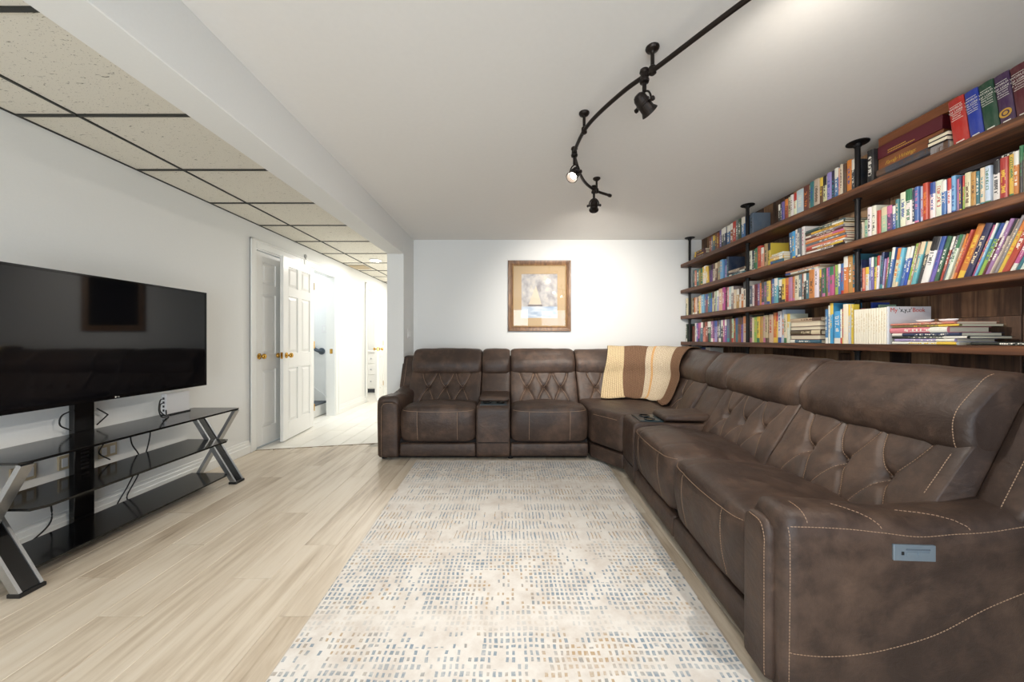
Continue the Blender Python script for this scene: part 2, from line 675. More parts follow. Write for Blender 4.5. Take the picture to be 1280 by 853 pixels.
for nm, x0, x1, z0, z1, mid in (('window_1', P0, P1, 0.0, 2.12, True), ('window_2', W0, W1, 0.88, 2.02, True)):
    bm = bmesh.new()
    for d in ((x0, x0 + .06, z0, z1), (x1 - .06, x1, z0, z1), (x0, x1, z1 - .06, z1), (x0, x1, z0, z0 + .06), ((x0 + x1) / 2 - .04, (x0 + x1) / 2 + .04, z0, z1)):
        box(bm, d[0], d[1], BACK_Y - 0.09, BACK_Y - 0.03, d[2], d[3])
    wo = tag(link(nm, bm, M['trim']), kind='structure')
    for a, b in ((x0 + .06, (x0 + x1) / 2 - .04), ((x0 + x1) / 2 + .04, x1 - .06)):
        boxo('window_pane', (a, b, BACK_Y - 0.065, BACK_Y - 0.055, z0 + .06, z1 - .06), M['glass'], wo)

struct('ceiling', [(BX1, XR + 0.14, BACK_Y - 0.1, YB, ZC, ZC + 0.1)], M['ceiling'])
bm = bmesh.new()
box(bm, BX0, BX1, BACK_Y, 4.08, ZB, ZC + 0.1, bevel=0.004, seg=1)
tag(link('ceiling_beam', bm, M['wall']), kind='structure')

# dropped ceiling: one panel per grid cell, dark T bars between them
cg = struct('ceiling_grid', [(XL, BX0, BACK_Y, HALL_END, ZT + 0.05, ZT + 0.12)], M['tbar'])
YS = [1.262 + 0.5985 * k for k in range(-5, 13)]
XT = -2.262
pm = {}
for y0, y1 in zip(YS, YS[1:]):
    if y1 > HALL_END or y0 < BACK_Y:
        continue
    for x0, x1 in ((XL, XT), (XT, BX0)):
        bm = bmesh.new()
        box(bm, x0 + 0.006, x1 - 0.003 if x1 == BX0 else x1 - 0.006, y0 + 0.008, y1 - 0.008, ZT + 0.003, ZT + 0.02, bevel=0.003, seg=1)
        link('ceiling_panel', bm, M['acoustic'], cg)
for y in YS:
    if BACK_Y < y < HALL_END:
        boxo('grid_bar', (XL, BX0, y - 0.0085, y + 0.0085, ZT - 0.003, ZT + 0.012), M['tbar'], cg)
boxo('grid_bar', (XT - 0.0065, XT + 0.0065, BACK_Y, HALL_END, ZT - 0.003, ZT + 0.012), M['tbar'], cg)
boxo('grid_bar', (XL, XL + 0.009, BACK_Y, HALL_END, ZT - 0.004, ZT + 0.012), M['tbar'], cg)

# ------------------------------------------------------------------ floor boards and hall tiles
def edge_y(x):                                    # where the boards meet the tiles of the hall
    return 3.585 + (x - XL) * 0.215


PW, PL = 0.182, 1.22
plank_cache = {}
x = XL + 0.002
c = 0
while x < 1.0:
    x1 = x + PW
    yend = edge_y(x + PW / 2) if x1 < BX0 + 0.1 else 3.72
    y = 0.72 - [0.0, 0.5, 0.86, 0.27][c % 4] - PL + 1.22
    y = 0.72 if y > 0.72 else y
    first = True
    while y < yend - 0.02:
        ya = max(y, 0.72)
        yb = min(y + PL, yend)
        if yb - ya > 0.03:
            key = round(yb - ya, 3)
            if key not in plank_cache:
                bm = bmesh.new()
                box(bm, 0, PW - 0.0012, 0, key - 0.0012, -0.006, 0.0)
                es = [e for e in bm.edges if all(v.co.z > -0.001 for v in e.verts)]
                bmesh.ops.bevel(bm, geom=es, offset=0.0014, segments=1, affect='EDGES')
                bmesh.ops.recalc_face_normals(bm, faces=bm.faces)
                me = bpy.data.meshes.new('floor_plank')
                bm.to_mesh(me)
                bm.free()
                me.materials.append(M['plank'])
                plank_cache[key] = me
            o = place('floor_plank', plank_cache[key], fl)
            o.location = (x, ya, 0)
        y += PL
    x = x1
    c += 1
# tiles in half bond, running along the hall
bm = bmesh.new()
TW, TL = 0.2, 0.4
tile_cache = {}
for i in range(-1, 7):
    xa, xb = max(XL, -2.61 + i * TW), min(BX0, -2.61 + (i + 1) * TW)
    if xb - xa < 0.01:
        continue
    y = 3.156 + (0.2 if i % 2 else 0.0)
    while y < HALL_END:
        ya, yb = max(y, edge_y((xa + xb) / 2) + 0.004), min(y + TL, HALL_END)
        if yb - ya > 0.02:
            key = (round(xb - xa, 3), round(yb - ya, 3))
            if key not in tile_cache:
                tb = bmesh.new()
                box(tb, 0.002, key[0] - 0.002, 0.002, key[1] - 0.002, -0.006, 0.001)
                es = [e for e in tb.edges if all(v.co.z > 0 for v in e.verts)]
                bmesh.ops.bevel(tb, geom=es, offset=0.0015, segments=1, affect='EDGES')
                bmesh.ops.recalc_face_normals(tb, faces=tb.faces)
                me = bpy.data.meshes.new('floor_tile')
                tb.to_mesh(me)
                tb.free()
                me.materials.append(M['tile'])
                tile_cache[key] = me
            o = place('floor_tile', tile_cache[key], fl)
            o.location = (xa, ya, 0)
        y += TL
bm.free()
# tiles inside the bathroom and the stair foot, seen as a sliver through the doorways
bm = bmesh.new()
for i in range(8):
    for k in range(5):
        box(bm, XL - 0.2 * (i + 1) + .002, XL - 0.2 * i - .002, 6.1 + .4 * k + .002, 6.5 + .4 * k - .002, -0.006, 0.001)
for k in range(3):
    box(bm, XL - 0.2, XL - .002, 4.5 + .3 * k + .002, 4.8 + .3 * k - .002, -0.006, 0.001)
tag(link('floor_tile_field', bm, M['tile'], fl), kind='stuff')
# transition strip where the boards end
bm = bmesh.new()
tube(bm, [(XL, edge_y(XL), 0.0), (-2.0, edge_y(-2.0), 0.0), (BX0 + 0.1, edge_y(BX0 + 0.1), 0.0)], 0.006, 6)
tag(link('trim_1', bm, plain('transition_strip', (150, 134, 112), 0.5, grain=0.1)), kind='structure')

# boards on the right wall: upright, with staggered joints
board_cache = {}
rb = random.Random(11)
widths = [0.095, 0.115, 0.10, 0.135, 0.10, 0.27, 0.11, 0.098]
# joints found on the photograph near the front: from 2.27 towards the camera
ys = [4.5]
seq = [2.268, 2.151, 2.053, 1.956, 1.683]
y = 4.5
while y > 2.268 + 0.09:
    wdt = rb.choice([0.09, 0.1, 0.11, 0.115, 0.14])
    if y - wdt < 2.268 + 0.07:
        wdt = y - 2.268
    y -= wdt
    ys.append(y)
if ys[-1] > 2.27:
    ys.append(2.268)
ys += seq[1:]
y = seq[-1]
while y > 0.6:
    y -= rb.choice([0.09, 0.11, 0.12, 0.15])
    ys.append(y)
for y1, y0 in zip(ys, ys[1:]):
    zs = [0.0]
    z = rb.uniform(0.25, 0.9)
    if abs(y0 - 1.683) < 1e-6:
        zs += [0.95, 1.235, 1.9]
    else:
        while z < 2.2:
            zs.append(z)
            z += rb.uniform(0.35, 0.95)
    zs.append(ZC)
    for z0, z1 in zip(zs, zs[1:]):
        bm = bmesh.new()
        px = rb.uniform(0.0, 0.007)
        box(bm, XR - px, XR + 0.02, y0 + 0.0012, y1 - 0.0012, z0 + 0.0012, z1 - 0.0012, bevel=0.002, seg=1)
        link('wall_plank', bm, M['board'], wr)

# ------------------------------------------------------------------ trim, casings, baseboards
def baseboard(name, runs):
    bm = bmesh.new()
    for d in runs:
        box(bm, *d, bevel=0.003, seg=1)
    return tag(link(name, bm, M['trim']), kind='structure')


def lb(y0, y1):
    return [(XL, XL + 0.012, y0, y1, 0, 0.105), (XL, XL + 0.018, y0, y1, 0, 0.075), (XL, XL + 0.007, y0, y1, 0.1, 0.13)]


baseboard('baseboard_left', lb(BACK_Y, DOORS[0][0] - 0.085) + lb(DOORS[1][1] + 0.085, DOORS[2][0] - 0.085) + lb(DOORS[2][1] + 0.085, HALL_END))
baseboard('baseboard_back', [(BX1, XR, YB - 0.013, YB, 0, 0.12)])
baseboard('baseboard_stub', [(BX1, BX1 + 0.013, 4.08, YB, 0, 0.12), (BX0, BX1, 4.067, 4.08, 0, 0.12), (BX0 - 0.013, BX0, 4.08, HALL_END, 0, 0.12)])
for k, (a, b) in enumerate(DOORS):
    cw = 0.085
    a_out = a - cw
    b_out = b + cw if k != 0 else b + 0.083
    if k == 1:
        a_out = a - 0.083
    bm = bmesh.new()
    for d in ((a_out, a, 0, DH + cw), (b, b_out, 0, DH + cw), (a, b, DH, DH + cw)):
        box(bm, XL, XL + 0.016, d[0], d[1], d[2], d[3], bevel=0.005, seg=2)
    for d in ((a_out, a_out + 0.02, 0, DH + cw), (b_out - 0.02, b_out, 0, DH + cw), (a_out, b_out, DH + cw - 0.02, DH + cw)):
        box(bm, XL, XL + 0.024, d[0], d[1], d[2], d[3], bevel=0.004, seg=1)
    # jamb lining
    for d in ((a - 0.001, a + 0.014, 0, DH), (b - 0.014, b + 0.001, 0, DH), (a, b, DH - 0.014, DH)):
        box(bm, XL - 0.125, XL + 0.004, d[0], d[1], d[2], d[3])
    tag(link('trim_%d' % (k + 2), bm, M['trim']), kind='structure')


# ------------------------------------------------------------------ six panel doors
def knob(parent, base, axis, name='door_knob'):
    bm = bmesh.new()
    lathe(bm, base, axis, [(0.032, 0.0), (0.032, 0.004), (0.026, 0.008), (0.011, 0.012), (0.010, 0.03), (0.016, 0.034), (0.026, 0.042), (0.028, 0.052), (0.024, 0.062), (0.012, 0.068), (0.0005, 0.069)], 20)
    return link(name, bm, M['brass'], parent, smooth=True)


def six_panel_door(name, w, hinge, ang, knob_x, label):
    """Local x runs from the hinge edge to the free edge, y is the thickness."""
    r = root(name, hinge, label, 'door', rot=ang)
    r['kind'] = 'structure'
    H, T = 2.03, 0.035
    st, mid = 0.105, 0.09
    rails = [(0.012, 0.20), (0.80, 0.965), (1.60, 1.70), (1.93, H)]
    bm = bmesh.new()
    box(bm, 0, st, -T / 2, T / 2, 0.012, H, bevel=0.002, seg=1)
    box(bm, w - st, w, -T / 2, T / 2, 0.012, H, bevel=0.002, seg=1)
    for a, b in rails:
        box(bm, st, w - st, -T / 2, T / 2, a, b, bevel=0.002, seg=1)
    for (a, b), (c, d) in zip(rails, rails[1:]):
        box(bm, w / 2 - mid / 2, w / 2 + mid / 2, -T / 2, T / 2, b, c, bevel=0.002, seg=1)
    link('door_frame', bm, M['door'], r)
    for (a, b), (c, d) in zip(rails, rails[1:]):
        for x0, x1 in ((st, w / 2 - mid / 2), (w / 2 + mid / 2, w - st)):
            bm = bmesh.new()
            box(bm, x0 - .004, x1 + .004, -0.005, 0.005, b - .004, c + .004)
            for s in (-1, 1):                       # raised field with sloped edges on both faces
                o, i, h = 0.012, 0.038, 0.0155
                q = [[bm.verts.new((x, s * y, z)) for x, z in ((x0 + e, b + e), (x1 - e, b + e), (x1 - e, c - e), (x0 + e, c - e))] for e, y in ((o, 0.005), (i, h))]
                for k in range(4):
                    bm.faces.new((q[0][k], q[0][(k + 1) % 4], q[1][(k + 1) % 4], q[1][k]))
                bm.faces.new(q[1])
            link('door_panel', bm, M['door'], r)
    for s in (-1, 1):
        knob(r, (knob_x, s * T / 2, 0.945), (0, s, 0))
    boxo('latch_plate', (w - 0.001, w + 0.0015, -0.012, 0.012, 0.91, 0.98), M['brass'], r)
    for z in (0.25, 1.05, 1.80):
        bm = bmesh.new()
        cyl(bm, (-0.004, T / 2 + 0.003, z - 0.045), (-0.004, T / 2 + 0.003, z + 0.045), 0.006, seg=8)
        link('hinge', bm, M['brass'], r, smooth=False)
    return r


six_panel_door('door_1', 0.73, (XL - 0.03, DOORS[0][1] - 0.015, 0), -PI / 2, 0.67, 'closed white six panel closet door half hidden behind the opened door')
# opened flat against the wall: hinge beside the stair doorway, free edge towards the camera
six_panel_door('door_2', 0.71, (XL + 0.045, DOORS[1][0] + 0.03, 0), -PI / 2 + 0.085, 0.65, 'white six panel door standing open against the left wall')
six_panel_door('door_3', 0.69, (XL + 0.025, DOORS[2][1] - 0.03, 0), -PI / 2 + 0.24, 0.63, 'white six panel bathroom door ajar at the end of the hall')
# strike plate on the far jamb of the stair doorway
tag(boxo('strike_plate', (XL - 0.07, XL - 0.03, DOORS[1][1] - 0.0165, DOORS[1][1] - 0.0135, 0.91, 0.98), M['brass']), 'small brass strike plate on the far jamb of the stair doorway', 'strike plate')

# ------------------------------------------------------------------ stairs behind the second doorway
st = root('staircase', (-2.8, 4.95, 0), 'white carpet-topped stairs climbing behind the second doorway', 'stairs', world=True)
for k in range(6):
    xa = -2.80 - 0.25 * k
    boxo('riser', (xa - 0.02, xa, 4.49, 5.41, 0.19 * k, 0.19 * (k + 1) - 0.025), M['trim'], st)
    boxo('tread', (xa - 0.27, xa + 0.025, 4.49, 5.41, 0.19 * (k + 1) - 0.025, 0.19 * (k + 1)), M['dark_carpet'], st, bevel=0.006)
bm = bmesh.new()
pts = [(-2.715, 0.0), (-2.715, 0.13), (-2.84, 0.29), (-4.30, 1.40), (-4.30, 1.16), (-2.80, 0.0)]
va = [bm.verts.new((x, 5.400, z)) for x, z in pts]
vb = [bm.verts.new((x, 5.416, z)) for x, z in pts]
bm.faces.new(va)
bm.faces.new(vb[::-1])
for k in range(len(pts)):
    bm.faces.new((va[k], va[(k + 1) % 6], vb[(k + 1) % 6], vb[k]))
link('skirt_board', bm, M['trim'], st)
hr = root('handrail', (-2.86, 5.35, 0.9), 'grey round handrail with a turned end on the stairwell wall', 'handrail', world=True)
bm = bmesh.new()
tube(bm, [(-4.2, 5.36, 1.93), (-3.0, 5.36, 1.01), (-2.93, 5.362, 0.965), (-2.89, 5.372, 0.945), (-2.875, 5.395, 0.94), (-2.872, 5.42, 0.94)], 0.026, 12)
link('rail', bm, M['grey_paint'], hr, smooth=True)
bm = bmesh.new()
lathe(bm, (-2.872, 5.42, 0.94), (0, -1, 0), [(0.052, 0), (0.052, 0.006), (0.045, 0.012), (0.03, 0.013)], 20)
link('wall_rose', bm, M['grey_paint'], hr, smooth=False)

# ------------------------------------------------------------------ bathroom vanity
vn = root('bathroom_vanity', (-2.95, 7.5, 0), 'white vanity with three drawers seen through the bathroom doorway', 'vanity', world=True)
vx0, vx1, vy = -3.30, -2.715, 7.42
boxo('cabinet', (vx0, vx1, vy + 0.02, 7.95, 0.09, 0.85), M['door'], vn)
boxo('plinth', (vx0, vx1, vy + 0.06, 7.95, 0.0, 0.09), M['dark_carpet'], vn)
for k, (z0, z1) in enumerate(((0.62, 0.82), (0.39, 0.60), (0.12, 0.37))):
    dr = boxo('drawer', (-3.08, vx1 - 0.01, vy, vy + 0.02, z0, z1), M['door'], vn, bevel=0.004)
    bm = bmesh.new()
    lathe(bm, (-2.90, vy, (z0 + z1) / 2), (0, -1, 0), [(0.008, 0), (0.007, 0.012), (0.015, 0.018), (0.014, 0.026), (0.001, 0.028)], 14)
    k_ = link('drawer_knob', bm, M['chrome'], None, smooth=True)
    k_.parent = dr
    k_.matrix_parent_inverse = Matrix.Translation(-vn.location)
    k_.matrix_parent_inverse = dr.matrix_parent_inverse.inverted() @ dr.matrix_parent_inverse
boxo('countertop', (vx0 - 0.02, vx1 + 0.01, vy - 0.02, 7.97, 0.85, 0.885), M['white_plastic'], vn, bevel=0.005)
bm = bmesh.new()
cyl(bm, (-2.84, 7.6, 0.885), (-2.84, 7.6, 1.08), 0.012, 0.012, 10)
cyl(bm, (-2.84, 7.6, 1.0), (-2.84, 7.52, 1.0), 0.009, 0.009, 10)
link('faucet', bm, M['chrome'], vn, smooth=False)

# ------------------------------------------------------------------ small fittings
def plate(name, x0, x1, y0, y1, z0, z1, label, cat, axis, holes=2):
    """Wall plate with rocker switches."""
    r = root(name, ((x0 + x1) / 2, (y0 + y1) / 2, z0), label, cat, world=True)
    boxo('cover_plate', (x0, x1, y0, y1, z0, z1), M['white_plastic'], r, bevel=0.0015, seg=1)
    for k in range(holes):
        if axis == 'x':
            yc = y0 + (y1 - y0) * (k + 0.5) / holes
            boxo('rocker', (x1 - 0.001, x1 + 0.004, yc - 0.014, yc + 0.014, (z0 + z1) / 2 - 0.03, (z0 + z1) / 2 + 0.03), M['trim'], r, bevel=0.001, seg=1)
        else:
            xc = x0 + (x1 - x0) * (k + 0.5) / holes
            boxo('rocker', (xc - 0.014, xc + 0.014, y0 - 0.004, y0 + 0.001, (z0 + z1) / 2 - 0.03, (z0 + z1) / 2 + 0.03), M['trim'], r, bevel=0.001, seg=1)
    return r


plate('light_switch', BX1, BX1 + 0.006, 4.23, 4.345, 1.13, 1.245, 'white two rocker wall switch on the column above the sofa arm', 'switch', 'x', 2)
plate('light_switch', XL, XL + 0.006, 5.44, 5.555, 1.15, 1.265, 'white wall switch between the stair doorway and the bathroom doorway', 'switch', 'x', 2)
plate('light_switch', -2.87, -2.79, 5.414, 5.42, 1.22, 1.34, 'white wall switch inside the stairwell above the handrail end', 'switch', 'y', 1)
for yy, lab in ((1.88, 'beige wall outlet behind the left end of the television stand'), (2.075, 'beige wall outlet box just left of the black stand post'), (2.275, 'beige wall outlet just right of the black stand post')):
    r = root('wall_outlet', (XL, yy, 0.38), lab, 'outlet', world=True)
    boxo('cover_plate', (XL, XL + 0.012, yy - 0.05, yy + 0.05, 0.37, 0.45), M['beige_plastic'], r, bevel=0.002, seg=1)
    for s in (-1, 1):
        boxo('socket', (XL + 0.011, XL + 0.014, yy + s * 0.024 - 0.014, yy + s * 0.024 + 0.014, 0.385, 0.435), M['white_plastic'], r, bevel=0.001, seg=1)
r = root('door_sensor', (XL, 4.47, 2.075), 'small grey round sensor on the wall above the opened door', 'sensor', world=True)
bm = bmesh.new()
lathe(bm, (XL, 4.47, 2.165), (1, 0, 0), [(0.022, 0), (0.022, 0.012), (0.016, 0.018), (0.001, 0.02)], 16)
link('sensor_cap', bm, plain('grey_plastic', (168, 168, 166), 0.5), r)
# ceiling register in the hall
r = root('ceiling_vent', (-2.44, 5.75, ZT), 'cream slotted air vent in the tile ceiling close to the hall wall', 'vent', world=True)
boxo('vent_frame', (-2.56, -2.30, 5.60, 5.90, ZT - 0.010, ZT - 0.0045), M['beige_plastic'], r, bevel=0.002, seg=1)
for k in range(7):
    boxo('vent_slat', (-2.54, -2.32, 5.63 + 0.036 * k, 5.65 + 0.036 * k, ZT - 0.016, ZT - 0.0095), M['beige_plastic'], r)
for k, p in enumerate(HALL_LAMPS):
    r = root('hall_lamp', (p[0], p[1], ZT), ['round recessed hall ceiling lamp nearest the beam', 'round recessed hall ceiling lamp farther along the hall'][k], 'lamp', 'recessed hall lamps', world=True)
    bm = bmesh.new()
    lathe(bm, (p[0], p[1], ZT), (0, 0, -1), [(0.095, -0.001), (0.095, 0.008), (0.075, 0.011)], 24)
    link('lamp_trim_ring', bm, M['white_plastic'], r)
    bm = bmesh.new()
    lathe(bm, (p[0], p[1], ZT - 0.009), (0, 0, -1), [(0.072, 0), (0.068, 0.005), (0.05, 0.008)], 24)
    link('lamp_lens', bm, M['hall_glow'], r)

# ------------------------------------------------------------------ picture on the back wall
pf = root('framed_picture', (0.365, YB - 0.02, 1.22), 'brown wood framed print of a white sail under glass on back wall', 'picture', world=True)
px0, px1, pz0, pz1 = -0.03, 0.762, 1.222, 2.115
fw = 0.073


def mitre_frame(bm, x0, x1, z0, z1, prof, y):
    """prof: (inset from outer edge, depth) pairs swept round the rectangle."""
    rings = [[bm.verts.new((x, y - d, z)) for x, z in ((x0 + i, z0 + i), (x1 - i, z0 + i), (x1 - i, z1 - i), (x0 + i, z1 - i))] for i, d in prof]
    for a, b in zip(rings, rings[1:]):
        for k in range(4):
            bm.faces.new((a[k], a[(k + 1) % 4], b[(k + 1) % 4], b[k]))


fm = NT('picture_frame_wood')
g = fm.noise(fm.mapping(fm.coord(), (40, 40, 6)), 1.0, 4, 0.6, 0.8)
fm.base(fm.ramp(g, [(0.3, lin((84, 56, 34))), (0.55, lin((128, 90, 56))), (0.75, lin((160, 118, 78)))]))
setin(fm.b, 'Roughness', 0.4)
bm = bmesh.new()
mitre_frame(bm, px0, px1, pz0, pz1, [(0, 0.0), (0, 0.026), (0.006, 0.032), (0.020, 0.030), (0.045, 0.022), (0.055, 0.024), (0.062, 0.020), (0.062, 0.006)], YB)
link('frame', bm, fm.m, pf)
bm = bmesh.new()
mitre_frame(bm, px0 + 0.060, px1 - 0.060, pz0 + 0.060, pz1 - 0.060, [(0, 0.016), (0, 0.021), (0.010, 0.019), (0.012, 0.012)], YB)
link('gilt_liner', bm, plain('dull_gilt', (150, 118, 72), 0.5, 0.2, grain=0.1), pf)
mm = plain('cream_mat_board', (196, 170, 134), 0.8, grain=0.03)
bm = bmesh.new()
mitre_frame(bm, px0 + 0.070, px1 - 0.070, pz0 + 0.070, pz1 - 0.070, [(0, 0.010), (0.098, 0.010), (0.1, 0.007)], YB)
link('mat_board', bm, mm, pf)
# the print: harbour scene with one tall sail, colours paled to imitate reflection on the glass
ar = NT('boat_print')
u, v, _ = ar.sep(ar.coord('UV'))
sky = ar.ramp(ar.noise(ar.coord('UV'), 5, 4), [(0.3, lin((150, 144, 146))), (0.5, lin((190, 186, 184))), (0.7, lin((222, 212, 196)))])
sea = ar.ramp(ar.noise(ar.mapping(ar.coord('UV'), (3, 14, 1)), 1.0, 3), [(0.3, lin((150, 170, 194))), (0.6, lin((214, 220, 226)))])
hor = ar.math('GREATER_THAN', v, 0.26)
c = ar.mix(hor, sea, sky)
wide = ar.math('MULTIPLY', ar.math('SUBTRACT', 0.74, v), 0.42)
sail = ar.math('MULTIPLY', ar.math('LESS_THAN', ar.math('ABSOLUTE', ar.math('SUBTRACT', u, ar.math('ADD', 0.36, ar.math('MULTIPLY', v, 0.06)))), wide), ar.math('MULTIPLY', ar.math('GREATER_THAN', v, 0.31), ar.math('LESS_THAN', v, 0.74)))
c = ar.mix(sail, c, lin((214, 200, 178)))
hull = ar.math('MULTIPLY', ar.math('LESS_THAN', ar.math('ABSOLUTE', ar.math('SUBTRACT', u, 0.38)), 0.2), ar.math('LESS_THAN', ar.math('ABSOLUTE', ar.math('SUBTRACT', v, 0.285)), 0.018))
c = ar.mix(hull, c, lin((120, 112, 110)))
ar.base(c)
setin(ar.b, 'Roughness', 0.7)
ax0, ax1, az0, az1 = px0 + 0.168, px1 - 0.168, pz0 + 0.168, pz1 - 0.168
bm = bmesh.new()
uvl = bm.loops.layers.uv.new('UVMap')
f = bm.faces.new([bm.verts.new(p) for p in ((ax0, YB - 0.006, az0), (ax1, YB - 0.006, az0), (ax1, YB - 0.006, az1), (ax0, YB - 0.006, az1))])
for l, q in zip(f.loops, ((0, 0), (1, 0), (1, 1), (0, 1))):
    l[uvl].uv = q
link('print', bm, ar.m, pf, recalc=False)
boxo('picture_glass', (px0 + 0.062, px1 - 0.062, YB - 0.0150, YB - 0.0130, pz0 + 0.062, pz1 - 0.062), M['glass'], pf)

# ------------------------------------------------------------------ rug
bm = bmesh.new()
c4 = [(-0.772, 0.55), (0.772, 0.55), (0.866, 3.268), (-0.862, 3.268)]
n = 24
va, vb = [], []
ring = []
for k in range(4):
    a, b = Vector(c4[k]), Vector(c4[(k + 1) % 4])
    for j in range(n):
        p = a.lerp(b, j / n)
        p += Vector((noise.noise(Vector((p.x * 4, p.y * 4, 3))), noise.noise(Vector((p.x * 4, p.y * 4, 8))))) * 0.004
        ring.append(p)
va = [bm.verts.new((p.x, p.y, 0.0005)) for p in ring]
vb = [bm.verts.new((p.x, p.y, 0.009)) for p in ring]
cen = Vector((0, 1.9))
vc = [bm.verts.new((p.x + (cen - p).normalized().x * 0.006, p.y + (cen - p).normalized().y * 0.006, 0.011)) for p in ring]
for k in range(len(ring)):
    j = (k + 1) % len(ring)
    bm.faces.new((va[k], va[j], vb[j], vb[k]))
    bm.faces.new((vb[k], vb[j], vc[j], vc[k]))
bm.faces.new(vc)
bm.faces.new(va[::-1])
rg = link('area_rug', bm, M['rug'])
tag(rg, 'cream area rug with rows of small blue, grey and tan dashes', 'rug')

# ------------------------------------------------------------------ television, its stand, cables
ts = root('tv_stand', (-2.32, 2.2, 0), 'black glass three shelf television stand with crossed steel legs', 'tv stand', world=True)
SX0, SX1, SY0, SY1 = -2.50, -2.14, 1.55, 2.82


def glass_shelf(z, x0, x1, y0, y1, cut):
    bm = bmesh.new()
    pts = [(x0, y0), (x1 - cut * 0.6, y0), (x1, y0 + cut), (x1, y1 - cut), (x1 - cut * 0.6, y1), (x0, y1)]
    a = [bm.verts.new((x, y, z)) for x, y in pts]
    b = [bm.verts.new((x, y, z + 0.012)) for x, y in pts]
    bm.faces.new(a[::-1])
    bm.faces.new(b)
    for k in range(6):
        bm.faces.new((a[k], a[(k + 1) % 6], b[(k + 1) % 6], b[k]))
    bmesh.ops.bevel(bm, geom=list(bm.edges), offset=0.0015, segments=1, affect='EDGES')
    return link('glass_shelf', bm, M['gloss_black'], ts)


glass_shelf(0.570, SX0, SX1 + 0.01, SY0 + 0.0, SY1 - 0.01, 0.02)
glass_shelf(0.335, SX0, SX1 - 0.02, SY0 + 0.07, SY1 - 0.06, 0.05)
glass_shelf(0.070, SX0 + 0.02, SX1 - 0.03, SY0 + 0.04, SY1 - 0.05, 0.05)


def bar(bm, p0, p1, wy, th, mi=0):
    """Flat bar from p0 to p1 lying in an xz plane: wy along y, th across."""
    p0, p1 = Vector(p0), Vector(p1)
    d = (p1 - p0).normalized()
    nn = Vector((-d.z, 0, d.x)) * th / 2
    yv = Vector((0, wy / 2, 0))
    a = [bm.verts.new(p0 + s * nn + q * yv) for s, q in ((-1, -1), (1, -1), (1, 1), (-1, 1))]
    b = [bm.verts.new(p1 + s * nn + q * yv) for s, q in ((-1, -1), (1, -1), (1, 1), (-1, 1))]
    for f in ([a[::-1], b] + [[a[k], a[(k + 1) % 4], b[(k + 1) % 4], b[k]] for k in range(4)]):
        bm.faces.new(f).material_index = mi


for yy in (SY0 + 0.03, SY1 - 0.03):
    bm = bmesh.new()
    bar(bm, (SX1, yy, 0.012), (SX0 + 0.02, yy, 0.560), 0.060, 0.026)
    link('cross_leg', bm, M['gloss_black'], ts)
    for s in (-1, 1):
        bm = bmesh.new()
        bar(bm, (SX1 + 0.001, yy + s * 0.036, 0.010), (SX0 + 0.021, yy + s * 0.036, 0.562), 0.012, 0.034)
        link('steel_edge', bm, M['chrome'], ts)
    bm = bmesh.new()
    bar(bm, (SX1 - 0.01, yy, 0.568), (SX0 + 0.03, yy, 0.012), 0.045, 0.022)
    link('cross_leg', bm, M['chrome'], ts)
    boxo('foot', (SX1 - 0.035, SX1 + 0.025, yy - 0.045, yy + 0.045, 0.0, 0.018), M['matt_black'], ts, bevel=0.003)
    boxo('foot', (SX0, SX0 + 0.05, yy - 0.035, yy + 0.035, 0.0, 0.018), M['matt_black'], ts, bevel=0.003)
PY = 2.10
pst = boxo('mount_post', (-2.545, -2.510, PY - 0.05, PY + 0.05, 0.0, 1.15), M['gloss_black'], ts, bevel=0.004)
for k in range(9):
    boxo('post_slot', (-2.5105, -2.5085, PY - 0.02, PY + 0.02, 0.36 + 0.022 * k, 0.37 + 0.022 * k), M['matt_black'], ts)
boxo('mount_bracket', (-2.510, -2.36, PY - 0.06, PY + 0.06, 0.95, 1.13), M['matt_black'], ts)

tv = root('television', (-2.34, 2.095, 0.755), 'large flat black television on the stand at the left wall', 'television', world=True)
TX, TY0, TY1, TZ0, TZ1 = -2.315, 1.475, 2.715, 0.772, 1.475
boxo('housing', (TX - 0.045, TX - 0.006, TY0 + 0.004, TY1 - 0.004, TZ0 + 0.004, TZ1 - 0.004), M['matt_black'], tv, bevel=0.006)
bm = bmesh.new()
bz = 0.011


def tvrect(e, x, zlow=0.0):
    return [bm.verts.new((x, y, z)) for y, z in ((TY0 + e, TZ0 + e + zlow), (TY1 - e, TZ0 + e + zlow), (TY1 - e, TZ1 - e), (TY0 + e, TZ1 - e))]


R = [tvrect(0, TX - 0.02), tvrect(0, TX - 0.001), tvrect(0.002, TX), tvrect(bz, TX, 0.010), tvrect(bz + 0.001, TX - 0.003, 0.010)]
for a, b in zip(R, R[1:]):
    for k in range(4):
        bm.faces.new((a[k], a[(k + 1) % 4], b[(k + 1) % 4], b[k]))
link('bezel', bm, M['gloss_black'], tv)
sm = NT('television_screen')
sm.base((0.004, 0.004, 0.005))
setin(sm.b, 'Roughness', 0.05)
setin(sm.b, 'Specular IOR Level', 0.5)
boxo('screen', (TX - 0.006, TX - 0.003, TY0 + bz, TY1 - bz, TZ0 + bz + 0.01, TZ1 - bz), sm.m, tv)
bm = bmesh.new()
lathe(bm, (TX, 2.088, TZ0 + 0.010), (1, 0, 0), [(0.0045, 0.0), (0.0045, 0.0006), (0.0001, 0.0008)], 16)
link('logo_disc', bm, M['white_print'], tv)
lettering('logo_lettering', 'LG', 0.010, (TX + 0.0008, 2.096, TZ0 + 0.0065), (0, 1, 0), (0, 0, 1), M['white_print'], tv, 0.0003)

